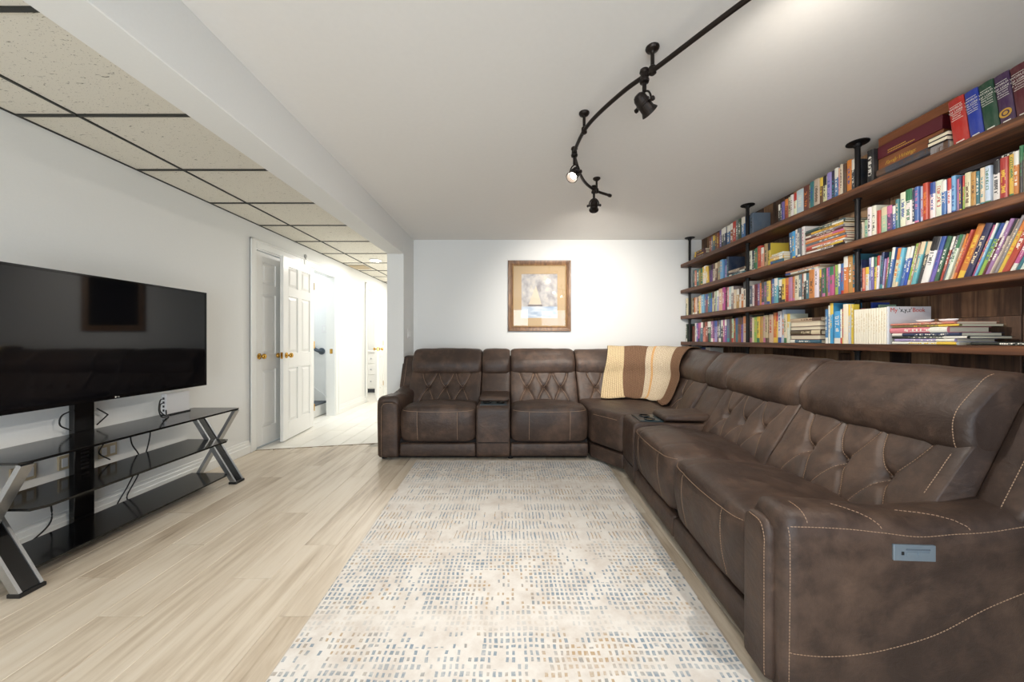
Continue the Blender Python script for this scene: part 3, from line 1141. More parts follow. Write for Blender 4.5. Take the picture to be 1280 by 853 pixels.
rt = root('router_box', (-2.41, 2.62, 0.582), 'upright white router box on the right end of the top stand shelf', 'router', world=True)
boxo('casing', (-2.47, -2.43, 2.515, 2.70, 0.586, 0.735), M['white_plastic'], rt, bevel=0.006)
boxo('stand_foot', (-2.485, -2.415, 2.53, 2.69, 0.582, 0.589), M['matt_black'], rt, bevel=0.002)
for k in range(4):
    boxo('port', (-2.456, -2.444, 2.5135, 2.516, 0.61 + 0.028 * k, 0.625 + 0.028 * k), M['matt_black'], rt)


def cable(pts, label, r=0.0038):
    bm = bmesh.new()
    tube(bm, catmull(pts, 8), r, 8)
    return tag(link('power_cable', bm, M['cable'], smooth=True), label, 'cable', 'black cables around the television stand')


cable([(-2.45, 2.512, 0.70), (-2.40, 2.44, 0.70), (-2.33, 2.36, 0.65), (-2.31, 2.36, 0.605), (-2.36, 2.45, 0.588), (-2.40, 2.50, 0.590)], 'black cable looping from the router down onto the top shelf')
cable([(-2.45, 2.512, 0.672), (-2.41, 2.45, 0.668), (-2.36, 2.40, 0.635), (-2.38, 2.46, 0.592), (-2.43, 2.512, 0.62)], 'second shorter black cable curling beside the router')
cable([(-2.525, 2.39, 0.572), (-2.528, 2.37, 0.50), (-2.53, 2.38, 0.42), (-2.53, 2.43, 0.30), (-2.53, 2.36, 0.16), (-2.545, 2.30, 0.03), (-2.53, 2.40, 0.007)], 'left one of two black cables hanging behind the middle shelf')
cable([(-2.525, 2.48, 0.572), (-2.528, 2.50, 0.48), (-2.53, 2.48, 0.36), (-2.53, 2.42, 0.20), (-2.54, 2.36, 0.06), (-2.53, 2.52, 0.007), (-2.53, 2.65, 0.007)], 'right one of two black cables hanging behind the middle shelf')
cable([(-2.515, 2.035, 0.71), (-2.51, 1.99, 0.69), (-2.51, 1.985, 0.64), (-2.51, 2.035, 0.60)], 'thin black cable looped left of the post above the top shelf')
cable([(-2.515, 2.165, 0.70), (-2.51, 2.215, 0.655), (-2.51, 2.213, 0.645), (-2.515, 2.165, 0.60)], 'thin black cable kinked right of the post above the top shelf')
cable([(-2.53, 2.035, 0.31), (-2.53, 1.95, 0.23), (-2.53, 1.92, 0.225), (-2.53, 1.98, 0.21), (-2.53, 2.035, 0.26)], 'black cable drooping left of the post below the middle shelf')
cable([(-2.53, 2.00, 0.33), (-2.535, 1.965, 0.24), (-2.54, 1.96, 0.10), (-2.53, 1.80, 0.02), (-2.50, 1.64, 0.006)], 'black cable running down to the floor behind the left stand end')
cable([(-2.525, 2.20, 0.565), (-2.525, 2.21, 0.48), (-2.53, 2.19, 0.42), (-2.53, 2.25, 0.36)], 'black cable right of the post between top and middle shelf')

# ------------------------------------------------------------------ curved track light
tk = root('track_light', (0.5, 2.1, ZC), 'dark bronze curved ceiling track light with swivelling spot heads', 'track light', world=True)
ZR = 2.28
rail = catmull([(1.30, 0.55, ZR), (1.05, 0.86, ZR), (0.806, 1.216, ZR), (0.626, 1.515, ZR), (0.527, 1.668, ZR), (0.425, 1.908, ZR), (0.397, 2.129, ZR), (0.411, 2.269, ZR), (0.529, 2.587, ZR), (0.66, 2.768, ZR), (0.80, 2.869, ZR)], 10)
bm = bmesh.new()
tube(bm, rail, 0.0105, 10)
link('rail', bm, M['bronze'], tk, smooth=True)
bm = bmesh.new()
lathe(bm, rail[-1], (0.14, 0.10, 0), [(0.0125, -0.015), (0.0135, 0.0), (0.0125, 0.012), (0.004, 0.016)], 12)
link('rail_end_cap', bm, M['bronze'], tk, smooth=True)
for x_, y_ in ((0.646, 1.545), (0.437, 1.983), (0.657, 2.806), (1.18, 0.70)):
    # nearest point of the rail carries the stem
    q = min(rail, key=lambda p: (p.x - x_) ** 2 + (p.y - y_) ** 2)
    bm = bmesh.new()
    lathe(bm, (q.x, q.y, ZC), (0, 0, -1), [(0.029, 0.0), (0.029, 0.005), (0.025, 0.012), (0.012, 0.020), (0.008, 0.026), (0.008, 0.078), (0.015, 0.084), (0.016, 0.112), (0.009, 0.118), (0.0005, 0.119)], 18)
    link('ceiling_mount', bm, M['bronze'], tk, smooth=False)


def track_head(x_, y_, aim, lit, drop=0.10, energy=0):
    q = min(rail, key=lambda p: (p.x - x_) ** 2 + (p.y - y_) ** 2)
    bm = bmesh.new()
    lathe(bm, (q.x, q.y, ZR + 0.03), (0, 0, -1), [(0.0005, 0), (0.019, 0.002), (0.021, 0.012), (0.016, 0.018), (0.018, 0.042), (0.021, 0.048), (0.019, 0.058), (0.009, 0.062), (0.009, drop - 0.005), (0.0005, drop - 0.004)], 16)
    hd = link('spot_head', bm, M['bronze'], tk, smooth=False)
    d = Vector(aim).normalized()
    side = d.cross(Vector((0, 0, 1))).normalized()
    c = Vector((q.x, q.y, ZR + 0.03 - drop - 0.055))

    def sub(name, bm, mat, smooth=False):
        o = link(name, bm, mat, None, smooth)
        o.parent = hd
        o.matrix_parent_inverse = hd.matrix_parent_inverse.inverted() @ hd.matrix_parent_inverse
        return o
    bm = bmesh.new()
    arc = []
    for k in range(13):
        a = PI * k / 12
        arc.append(c + side * math.cos(a) * 0.038 + Vector((0, 0, 1)) * math.sin(a) * 0.056)
    tube(bm, arc, 0.0042, 8)
    sub('yoke', bm, M['bronze'], True)
    bm = bmesh.new()
    lathe(bm, c - d * 0.045, d, [(0.012, -0.008), (0.020, -0.003), (0.027, 0.010), (0.028, 0.028), (0.031, 0.031), (0.031, 0.037), (0.028, 0.040), (0.029, 0.070), (0.036, 0.083), (0.037, 0.087), (0.033, 0.088), (0.026, 0.060), (0.024, 0.052)], 24)
    sub('shade', bm, M['bronze'])
    for s in (-1, 1):
        bm = bmesh.new()
        lathe(bm, c + side * s * 0.029, side * s, [(0.006, 0), (0.006, 0.012), (0.010, 0.014), (0.010, 0.022), (0.004, 0.026)], 12)
        sub('swivel_knob', bm, M['bronze'])
    bm = bmesh.new()
    lathe(bm, c + d * 0.012, d, [(0.022, 0.0), (0.020, 0.008), (0.012, 0.014), (0.001, 0.016)], 18)
    sub('bulb', bm, M['lamp_glow'])
    if lit:
        spot('track_spot_light', c + d * 0.055, c + d * 2, lit, 105, (1.0, 0.94, 0.86), 1.0)


track_head(0.592, 1.575, (0.75, 0.35, -0.62), 95)
track_head(0.404, 2.20, (-0.45, -0.45, -0.72), 95, 0.11)
track_head(0.64, 2.755, (0.15, 0.75, -0.42), 150)
track_head(0.95, 1.0, (0.45, 0.80, 0.06), 12)
track_head(1.22, 0.64, (-0.6, 0.45, -0.60), 95)  # out-of-view head, added for more light from overhead

# ------------------------------------------------------------------ sectional sofa
so = root('sectional_sofa', (0.4, 3.5, 0), 'brown suede sectional recliner sofa with tan stitching along two walls', 'sofa', world=True)


def ML(u, v, z):                                   # section along the back wall
    return Vector((-1.24 + u, 3.28 + v, z))


TA = math.radians(3.15)
CU, SU = math.cos(TA), math.sin(TA)


def MR(u, v, z):                                   # section along the bookshelves, turned a little outwards
    return Vector((0.82 + SU * u + CU * v, 1.08 + CU * u - SU * v, z))


def roundpoly(pts, n=72):
    """Closed polygon (x, y, corner radius) with round corners, resampled to n points."""
    out = []
    N = len(pts)
    for i in range(N):
        p0, p1, p2 = Vector(pts[i - 1][:2]), Vector(pts[i][:2]), Vector(pts[(i + 1) % N][:2])
        r = pts[i][2]
        a, b = (p0 - p1), (p2 - p1)
        la, lb_ = a.length, b.length
        a.normalize()
        b.normalize()
        ang = a.angle(b)
        t = min(r / max(math.tan(ang / 2), 1e-4), la * 0.48, lb_ * 0.48)
        s, e = p1 + a * t, p1 + b * t
        for k in range(9):
            f = k / 8
            out.append((s * (1 - f) ** 2 + p1 * 2 * f * (1 - f) + e * f * f))
    L = [0]
    for i in range(len(out)):
        L.append(L[-1] + (out[(i + 1) % len(out)] - out[i]).length)
    res = []
    j = 0
    for k in range(n):
        d = L[-1] * k / n
        while L[j + 1] < d:
            j += 1
        f = (d - L[j]) / max(L[j + 1] - L[j], 1e-9)
        res.append(out[j].lerp(out[(j + 1) % len(out)], f))
    return res


def sweep(name, prof, u0, u1, mp, nu=24, er=0.06, eo=0.022, disp=None, parent=None, mat='leather', eo1=None):
    """Upholstered shape: a side profile (v, z) swept along u, its ends pulled in like a cushion."""
    vs = [p[0] for p in prof]
    zs = [p[1] for p in prof]
    cv, cz = (min(vs) + max(vs)) / 2, (min(zs) + max(zs)) / 2
    hv, hz = (max(vs) - min(vs)) / 2, (max(zs) - min(zs)) / 2
    W = u1 - u0
    us = []
    ne = 7
    for k in range(ne):
        us.append(er * (1 - math.cos(PI / 2 * k / ne)))
    m = nu
    for k in range(m + 1):
        us.append(er + (W - 2 * er) * k / m)
    us += [W - q for q in us[:ne][::-1]]
    bm = bmesh.new()
    rings = []
    for s in us:
        e = min(s, W - s) / er
        o_ = eo if (s < W / 2 or eo1 is None) else eo1
        off = o_ * (1 - math.sqrt(max(0, 1 - (1 - min(e, 1)) ** 2)))
        ring = []
        for p in prof:
            v = cv + (p[0] - cv) * (hv - min(off, hv * .9)) / hv
            z = cz + (p[1] - cz) * (hz - min(off, hz * .9)) / hz
            if disp:
                v, z = disp(s, W, v, z, p)
            ring.append(bm.verts.new(mp(u0 + s, v, z)))
        rings.append(ring)
    N = len(prof)
    for a, b in zip(rings, rings[1:]):
        for k in range(N):
            bm.faces.new((a[k], a[(k + 1) % N], b[(k + 1) % N], b[k]))
    bm.faces.new(rings[0][::-1])
    bm.faces.new(rings[-1])
    return link(name, bm, M[mat], parent or so, smooth=True)


def child(name, bm, mat, par, smooth=False):
    o = link(name, bm, M[mat], None, smooth)
    o.parent = par
    o.matrix_parent_inverse = par.matrix_parent_inverse.inverted() @ par.matrix_parent_inverse
    return o


def stitches(par, lines, mp, r=0.0016, dash=None, name='stitching', axis='v', lift=0.0008, reach=0.14):
    """Thread laid onto the cushion along polylines of (u, v, z): every point is dropped on the surface along
    the axis given; with dash=(on, off) the single stitches show."""
    bm = bmesh.new()
    tree = BVHTree.FromPolygons([v.co for v in par.data.vertices], [tuple(p.vertices) for p in par.data.polygons]) if axis else None
    ax = {'v': (0, 1, 0), '-u': (-1, 0, 0), 'u': (1, 0, 0), '-z': (0, 0, -1)}.get(axis)
    for ln in lines:
        pts = []
        for p in catmull(ln, 10 if axis else 6):
            if tree is None:
                pts.append(mp(*p))
                continue
            a_ = Vector(p) - Vector(ax) * reach
            w0, w1 = mp(*a_), mp(*(Vector(p) + Vector(ax) * reach))
            d_ = (w1 - w0).normalized()
            hit, nn, _, _ = tree.ray_cast(w0, d_, 2 * reach)
            if hit is not None:
                pts.append(hit - d_ * lift)
        if len(pts) < 2:
            continue
        if not dash:
            tube(bm, pts, r, 5)
            continue
        L = [0.0]
        for a, b in zip(pts, pts[1:]):
            L.append(L[-1] + (b - a).length)

        def at(d):
            d = min(max(d, 0), L[-1] - 1e-6)
            for i in range(len(pts) - 1):
                if L[i + 1] >= d:
                    return pts[i].lerp(pts[i + 1], (d - L[i]) / max(L[i + 1] - L[i], 1e-9))
            return pts[-1]
        d = 0.0
        while d < L[-1]:
            a, b = at(d), at(min(d + dash[0], L[-1]))
            if (b - a).length > 1e-4:
                tube(bm, [a, (a + b) / 2, b], r, 5)
            d += dash[0] + dash[1]
    o = child(name, bm, 'thread', par)
    o['kind'] = 'stuff'
    return o


SEAT = roundpoly([(0.025, 0.165, 0.03), (-0.010, 0.33, 0.5), (0.000, 0.495, 0.075), (0.20, 0.512, 0.3), (0.62, 0.455, 0.05), (0.62, 0.28, 0.02), (0.12, 0.165, 0.03)], 84)
BACK = roundpoly([(0.47, 0.36, 0.03), (0.52, 0.48, 0.12), (0.605, 0.62, 0.3), (0.715, 0.790, 0.04), (0.86, 0.80, 0.05), (0.84, 0.40, 0.05)], 96)
HEAD = roundpoly([(0.668, 0.732, 0.055), (0.648, 0.855, 0.20), (0.775, 1.012, 0.085), (0.92, 1.014, 0.06), (0.95, 0.80, 0.05), (0.80, 0.732, 0.03)], 72)
SHELL = roundpoly([(0.86, 0.06, 0.02), (0.86, 0.93, 0.03), (0.985, 0.93, 0.05), (0.995, 0.06, 0.02)], 40)
FOOT = roundpoly([(0.018, 0.035, 0.015), (0.012, 0.10, 0.2), (0.018, 0.155, 0.02), (0.09, 0.155, 0.01), (0.09, 0.035, 0.01)], 40)
BASE = roundpoly([(0.06, 0.012, 0.005), (0.06, 0.20, 0.005), (0.90, 0.20, 0.005), (0.90, 0.012, 0.005)], 24)


def hash_wrinkle(p, s=1.0):
    return noise.noise(p * 3.1) * 0.008 * s + noise.noise(p * 8.0 + Vector((7, 3, 1))) * 0.005 * s


def seat_disp(seed):
    def f(s, W, v, z, p):
        q = Vector((s + seed * 3.7, v, z))
        t = s / W
        crown = 4 * t * (1 - t)
        if z > 0.40:
            z += 0.024 * (crown - 0.6) + hash_wrinkle(q, 0.9)
            # creases across the seat and a shallow panel seam on each side
            z -= 0.006 * math.exp(-((v - 0.33 - 0.03 * math.sin(s * 9 + seed)) / 0.012) ** 2)
            for c in (0.24, 0.76):
                z -= 0.0035 * math.exp(-((t - c) * W / 0.010) ** 2) * (1 if v < 0.5 else 0)
        if v < 0.12:
            v -= 0.012 * (crown - 0.5)
            for c in (0.24, 0.76):
                v += 0.004 * math.exp(-((t - c) * W / 0.008) ** 2)
            v += hash_wrinkle(q, 0.5)
            v += 0.004 * math.exp(-((z - 0.452) / 0.008) ** 2)
        return v, z
    return f


def front_v(z):
    """Front face of the tufted back at height z."""
    a = [(0.36, 0.47), (0.48, 0.523), (0.62, 0.608), (0.70, 0.655), (0.775, 0.705)]
    for (z0, v0), (z1, v1) in zip(a, a[1:]):
        if z <= z1:
            return v0 + (v1 - v0) * (z - z0) / (z1 - z0)
    return a[-1][1]


def tuft_lines(W, buttons):
    """Diagonal seams: an X through every button."""
    lines = []
    for b in buttons:
        for su in (-1, 1):
            lines.append([(b + su * 0.084 * f + su * 0.012 * math.sin(f * PI), 0.595 + 0.165 * f) for f in (0, .25, .5, .75, 1)])
            lines.append([(b + su * 0.080 * f + su * 0.010 * math.sin(f * PI), 0.595 - 0.150 * f) for f in (0, .25, .5, .75, 1)])
    return lines


def back_disp(W, buttons, seed):
    lines = tuft_lines(W, buttons)
    segs = [(Vector(a), Vector(b)) for ln in lines for a, b in zip(ln, ln[1:])]

    def f(s, W_, v, z, p):
        if v > front_v(z) + 0.09 or z > 0.80:
            return v, z
        q = Vector((s, z))
        d = 1.0
        for a, b in segs:
            ab = b - a
            t = max(0, min(1, (q - a).dot(ab) / ab.dot(ab)))
            d = min(d, (q - a - ab * t).length)
        dv = 0.010 * math.exp(-(d / 0.010) ** 2)
        for b in buttons:
            r = (q - Vector((b, 0.595))).length
            dv += 0.030 * math.exp(-(r / 0.022) ** 2) + 0.012 * math.exp(-(r / 0.06) ** 2)
        dv -= hash_wrinkle(Vector((s + seed * 2.3, v, z)), 0.9)
        dv -= 0.016
        return v + dv, z + dv * -0.3
    return f


def head_disp(seed):
    def f(s, W, v, z, p):
        h = hash_wrinkle(Vector((s + seed * 5.1, v * 1.3, z)), 1.0)
        t = s / W
        cr = 4 * t * (1 - t)
        k = -0.012 * (cr - 0.5)
        return v + (k + h if v < 0.8 else 0), z + (0.010 * (cr - 0.5) + h if z > 0.95 else 0)
    return f


def on_back(u, z, out=0.004):
    return (u, front_v(z) + 0.003 - out, z)


def recliner(mp, u0, u1, seed, dash=None, nb=3, ub=None):
    W = u1 - u0
    if not dash:
        rr = 0.0015
    else:
        rr = 0.0012
    sc = sweep('seat_cushion', SEAT, u0 + 0.004, u1 - 0.004, mp, 40, 0.10, 0.040, seat_disp(seed))
    lines = []
    for c in (0.24, 0.76):
        uu = u0 + W * c
        lines.append([(uu, 0.0, z) for z in (0.19, 0.26, 0.33, 0.40, 0.449)])
    e = 0.022
    lines.append([(u0 + e + (W - 2 * e) * t, 0.0, 0.452 + 0.010 * (abs(2 * t - 1) ** 3)) for t in (0, .08, .25, .5, .75, .92, 1)])
    stitches(sc, lines, mp, rr, dash)
    sweep('footrest_panel', FOOT, u0 + 0.005, u1 - 0.005, mp, 8, 0.02, 0.008)
    if ub is not None:                             # a back that reaches over the rear of the arm
        u0 = ub
        W = u1 - u0
    cen = (u0 + u1) / 2
    step = 0.185 if W > 0.69 else 0.175
    bu = [cen - u0 + (k - (nb - 1) / 2) * step for k in range(nb)]
    bk = sweep('backrest', BACK, u0 + 0.004, u1 - 0.004, mp, int(W / 0.0075), 0.05, 0.03, back_disp(W, bu, seed))
    lines = [[(u0 + a, 0.6, z) for a, z in ln] for ln in tuft_lines(W, bu)]
    stitches(bk, lines, mp, rr, dash, reach=0.25)
    for b in bu:
        bm = bmesh.new()
        p = mp(u0 + b, front_v(0.595) + 0.022, 0.595)
        bmesh.ops.create_uvsphere(bm, u_segments=12, v_segments=8, radius=0.009, matrix=Matrix.Translation(p))
        child('tuft_button', bm, 'leather', bk, True)
    hd = sweep('headrest', HEAD, u0 + 0.003, u1 - 0.003, mp, 30, 0.05, 0.03, head_disp(seed))
    return bk, hd, sc


def console(mp, u0, u1, seed):
    prof = roundpoly([(0.015, 0.03, 0.01), (0.000, 0.30, 0.3), (0.008, 0.503, 0.04), (0.60, 0.490, 0.02), (0.60, 0.03, 0.01)], 64)
    cb = sweep('console_box', prof, u0 + 0.004, u1 - 0.004, mp, 10, 0.025, 0.012)
    lines = [[(u0 + 0.02, 0.0075, 0.165), ((u0 + u1) / 2, 0.0045, 0.165), (u1 - 0.02, 0.0075, 0.165)]]
    bm = bmesh.new()
    for ln in lines:
        tube(bm, [mp(*p) for p in ln], 0.004, 6)
    child('panel_seam', bm, 'dark_base', cb)
    # cup holder tray in front of the padded lid
    mid = (u0 + u1) / 2
    bm = bmesh.new()
    bmesh.ops.create_cube(bm, size=1.0)
    for v in bm.verts:
        v.co = mp(mid + v.co.x * (u1 - u0 - 0.07), 0.155 + v.co.y * 0.17, 0.502 + v.co.z * 0.012)
    child('cup_tray', bm, 'cup_teal', cb)
    for s in (-1, 1):
        bm = bmesh.new()
        c = mp(mid + s * (u1 - u0) * 0.2, 0.155, 0.500)
        lathe(bm, c, (0, 0, 1), [(0.038, 0.0), (0.042, 0.014), (0.038, 0.015), (0.034, 0.009)], 20)
        child('cup_holder', bm, 'gloss_black', cb, False)
    lid = roundpoly([(0.235, 0.505, 0.012), (0.245, 0.548, 0.03), (0.58, 0.566, 0.03), (0.60, 0.505, 0.012)], 48)
    sweep('armrest_lid', lid, u0 + 0.012, u1 - 0.012, mp, 10, 0.04, 0.018)
    sweep('backrest', BACK, u0 + 0.004, u1 - 0.004, mp, 14, 0.05, 0.03, lambda s, W, v, z, p: (v - 0.012 * (4 * s / W * (1 - s / W)) + hash_wrinkle(Vector((s + seed, v, z))), z))
    sweep('headrest', HEAD, u0 + 0.003, u1 - 0.003, mp, 16, 0.05, 0.03, head_disp(seed + 3))


def arm(mp, u0, u1, seed, outer, dash=None):
    """Padded arm: outer = +1 when the outer side is at u1, -1 when it is at u0."""
    W = u1 - u0
    tops = [(0.0, 0.575), (0.04, 0.592), (0.20, 0.588), (0.40, 0.572), (0.60, 0.590), (0.80, 0.63), (0.96, 0.63)]

    def top(v):
        for (a, b), (c, d) in zip(tops, tops[1:]):
            if v <= c:
                return b + (d - b) * (v - a) / (c - a)
        return tops[-1][1]
    bm = bmesh.new()
    rings = []
    n = 40
    for k in range(n + 1):
        v = 0.012 + 0.95 * (k / n) ** 1.0
        e = min(1, (v - 0.012) / 0.03, (0.962 - v) / 0.03)
        sh = 0.016 * (1 - math.sqrt(max(0, 1 - (1 - e) ** 2)))
        zt = top(v) - sh
        cs = roundpoly([(0.006 + sh, 0.03, 0.01), (0.0 + sh, 0.40, 0.2), (0.002 + sh, zt, 0.07), (W - 0.002 - sh, zt, 0.07), (W - sh, 0.40, 0.2), (W - 0.006 - sh, 0.03, 0.01)], 72)
        ring = []
        for c in cs:
            h = hash_wrinkle(Vector((c[0] * 2 + seed, v, c[1])), 0.6)
            # the padded top cap overhangs the side panels along a seam
            seam = zt - 0.045
            g = 0.004 * math.exp(-((c[1] - seam) / 0.006) ** 2)
            uu = c[0] + (g if c[0] < W / 2 else -g)
            ring.append(bm.verts.new(mp(u0 + uu, v, c[1] + (h if c[1] > 0.5 else 0))))
        rings.append(ring)
    for a, b in zip(rings, rings[1:]):
        for k in range(72):
            bm.faces.new((a[k], a[(k + 1) % 72], b[(k + 1) % 72], b[k]))
    bm.faces.new(rings[0][::-1])
    bm.faces.new(rings[-1])
    ab = link('arm', bm, M['leather'], so, smooth=True)
    # front panel with a rounded head, standing proud of the arm
    x0, x1 = (u0 + 0.004, u1 - 0.045) if outer > 0 else (u0 + 0.045, u1 - 0.004)
    pr = roundpoly([(x0, 0.035, 0.01), (x0, 0.545, 0.055), (x1, 0.545, 0.075), (x1, 0.035, 0.01)], 64)
    bm = bmesh.new()
    cu_, cz_ = (x0 + x1) / 2, 0.3
    layers = []
    for v, sh in ((0.03, 0.0), (0.004, 0.0), (-0.010, 0.005), (-0.015, 0.014), (-0.017, 0.03)):
        layers.append([bm.verts.new(mp(cu_ + (p[0] - cu_) * (1 - sh / 0.07), v, cz_ + (p[1] - cz_) * (1 - sh / 0.26))) for p in pr])
    for a, b in zip(layers, layers[1:]):
        for k in range(64):
            bm.faces.new((a[k], a[(k + 1) % 64], b[(k + 1) % 64], b[k]))
    bm.faces.new(layers[-1])
    bm.faces.new(layers[0][::-1])
    fp = link('arm_front_panel', bm, M['leather'], so, smooth=True)
    xs = x0 + 0.010 if outer < 0 else x1 - 0.010
    xi = x1 - 0.012 if outer < 0 else x0 + 0.012
    dz = [(xs, -0.0125, z) for z in (0.05, 0.2, 0.35, 0.44, 0.49)] + [(xs + (xi - xs) * 0.12, -0.013, 0.522), (xs + (xi - xs) * 0.32, -0.013, 0.533), (xs + (xi - xs) * 0.75, -0.013, 0.533)]
    stitches(fp, [dz], mp, 0.0012, dash or None)
    # seams of the outer side panel
    uo = u0 - 0.0012 if outer < 0 else u1 + 0.0012
    du = -1 if outer < 0 else 1
    ln1 = [(uo - du * 0.003, v, top(v) - 0.042) for v in (0.035, 0.1, 0.2, 0.3, 0.4, 0.5, 0.6, 0.7, 0.8, 0.92)]
    ln2 = [(uo - du * (0.004 + 0.004 * (z < 0.2)), 0.030, z) for z in (0.05, 0.2, 0.35, 0.45, 0.545)]
    ln3 = [(uo + du * 0.0, v, z) for v, z in ((0.03, 0.165), (0.12, 0.160), (0.22, 0.170), (0.32, 0.195), (0.45, 0.245), (0.60, 0.335), (0.8, 0.43))]
    stitches(ab, [ln1, ln2, ln3], mp, 0.0012, dash or None, axis='u' if outer < 0 else '-u', reach=0.05)
    # seams across the padded top
    lnt = []
    for vv, sl in ((0.085, 0.0), (0.30, 0.10), (0.55, 0.16)):
        lnt.append([(uo - du * (0.012 + 0.07 * q), vv - sl * q * 0.8, top(vv)) for q in (0, .25, .5, .8, 1.1)])
    stitches(ab, lnt, mp, 0.0012, dash or None, axis='-z', reach=0.1)
    # wing at the rear of the arm, beside the backrest
    wing = roundpoly([(0.665, 0.56, 0.03), (0.835, 0.925, 0.035), (0.965, 0.935, 0.04), (0.985, 0.56, 0.03)], 56)
    w0, w1 = u0 + 0.006, u1 - 0.055
    wg = sweep('back_wing', wing, w0, w1, mp, 10, 0.03, 0.014)
    q = w0 + 0.045 if outer < 0 else w1 - 0.045
    stitches(wg, [[(q, 0.75, 0.56 + 0.365 * t) for t in (0.1, .3, .5, .7, .95)]], mp, 0.0012, dash or None, reach=0.3)
    return ab


# back wall section: arm, recliner, console, recliner
arm(ML, 0.0, 0.21, 1.0, -1)
recliner(ML, 0.21, 0.92, 1, ub=0.142)
console(ML, 0.92, 1.24, 2)
recliner(ML, 1.24, 1.965, 3)
sweep('back_shell', SHELL, 0.05, 1.965, ML, 10, 0.02, 0.01)
sweep('frame_base', BASE, 0.03, 1.96, ML, 4, 0.01, 0.0, mat='dark_base')
# right hand section: arm nearest the camera, two recliners, console
D = (0.0065, 0.0035)
ar_ = arm(MR, 0.0, 0.175, 9.0, -1, D)
b1, h1, s1 = recliner(MR, 0.165, 0.86, 5, D, ub=0.118)
b2, h2, s2 = recliner(MR, 0.86, 1.57, 6, D)
console(MR, 1.57, 1.875, 7)
sweep('back_shell', SHELL, 0.04, 1.875, MR, 10, 0.02, 0.01)
sweep('frame_base', BASE, 0.03, 1.87, MR, 4, 0.01, 0.0, mat='dark_base')
# near edge seam on the backrest and headrest beside the wing
stitches(h1, [[(0.158, 0.75, z) for z in (0.755, 0.80, 0.86, 0.92, 0.96, 0.99, 1.004)]], MR, 0.0013, D, reach=0.3)
stitches(b1, [[(0.158, 0.65, z) for z in (0.60, 0.63, 0.66, 0.69, 0.72, 0.735)]], MR, 0.0013, D, reach=0.3)
# control panel on the outer side of the near arm
cp = NT('control_panel_metal')
cp.base(lin((150, 164, 176)))
setin(cp.b, 'Metallic', 0.6)
setin(cp.b, 'Roughness', 0.35)
M['control'] = cp.m


def cbox(name, v0, v1, z0, z1, o0, o1, mat, bevel=0.002):
    bm = bmesh.new()
    box(bm, v0, v1, -o1, -o0, z0, z1, bevel=bevel)
    for q in bm.verts:
        q.co = MR(q.co.y, q.co.x, q.co.z)
    return bm


pb = link('control_panel', cbox('', 0.320, 0.438, 0.462, 0.510, -0.002, 0.005, None), M['control'], so)
pb['label'] = 'pale grey control panel with push buttons'
for v0, v1, mt in ((0.341, 0.348, 'black_print'), (0.356, 0.384, 'control'), (0.388, 0.420, 'control')):
    b_ = link('push_button', cbox('', v0, v1, 0.476 if mt == 'control' else 0.480, 0.490, 0.0045, 0.0068, None, 0.0008), M[mt], None)
    b_.parent = pb
    b_.matrix_parent_inverse = Matrix.Identity(4)
stripe = link('button_marking', cbox('', 0.354, 0.422, 0.494, 0.499, 0.0045, 0.0053, None, 0.0), M['grey_paint'], None)
stripe.parent = pb
stripe.matrix_parent_inverse = Matrix.Identity(4)

# corner wedge: cut-off seat between the two sections, with a back that turns the corner
A = ML(1.969, 0.0, 0)
B = MR(1.879, 0.0, 0)
Cc = MR(1.879, 0.60, 0)
Dd = ML(1.969, 0.60, 0)
K = Vector((Cc.x, Dd.y, 0))


def prism(name, poly, z0, z1, bevel, mat='leather', seg=5):
    bm = bmesh.new()
    a = [bm.verts.new((p.x, p.y, z0)) for p in poly]
    b = [bm.verts.new((p.x, p.y, z1)) for p in poly]
    bm.faces.new(a[::-1])
    bm.faces.new(b)
    n = len(poly)
    for k in range(n):
        bm.faces.new((a[k], a[(k + 1) % n], b[(k + 1) % n], b[k]))
    bmesh.ops.bevel(bm, geom=list(bm.edges), offset=bevel, segments=seg, affect='EDGES', profile=0.5)
    return link(name, bm, M[mat], so, smooth=True)


poly = [A, B, Cc, K, Dd]
wc = prism('corner_seat', poly, 0.17, 0.492, 0.045)
prism('corner_panel', [A.lerp(K, 0.012), B.lerp(K, 0.012), Cc, K, Dd], 0.035, 0.158, 0.015, seg=3)
n_ = Vector((A.y - B.y, B.x - A.x, 0)).normalized()
if n_.y > 0:
    n_ = -n_
stitches(wc, [[tuple(A.lerp(B, t) + n_ * 0.001 + Vector((0, 0, 0.44))) for t in (0.13, .35, .65, .87)]], lambda x, y, z: Vector((x, y, z)), 0.0015, axis=None)

# path of the wedge back: the line v = 0.69 of either section, joined by an arc
VR = 0.69
pA = ML(1.969, VR, 0)
pE = MR(1.879, VR, 0)
dE = Vector((-SU, -CU, 0))
RAD = 0.50
# straight, arc, straight
bend = PI / 2 - TA
cx = None
tl = RAD * math.tan(bend / 2)
# corner where the two straight lines cross
tt = (pA.y - pE.y) / (-dE.y)
Xc = Vector((pE.x - dE.x * tt, pA.y, 0))
arc0 = Vector((Xc.x - tl, Xc.y, 0))
cen = Vector((arc0.x, arc0.y - RAD, 0))
WP = []
ns = 10
for k in range(ns):
    WP.append((pA.lerp(arc0, k / ns), Vector((0, 1, 0))))
na = 36
for k in range(na + 1):
    a = PI / 2 - bend * k / na
    WP.append((cen + Vector((math.cos(a), math.sin(a), 0)) * RAD, Vector((math.cos(a), math.sin(a), 0))))
arc1 = WP[-1][0]
nE = Vector((CU, -SU, 0))
for k in range(1, ns + 1):
    WP.append((arc1.lerp(pE, k / ns), nE))
WL = [0.0]
for (a, _), (b, _) in zip(WP, WP[1:]):
    WL.append(WL[-1] + (b - a).length)


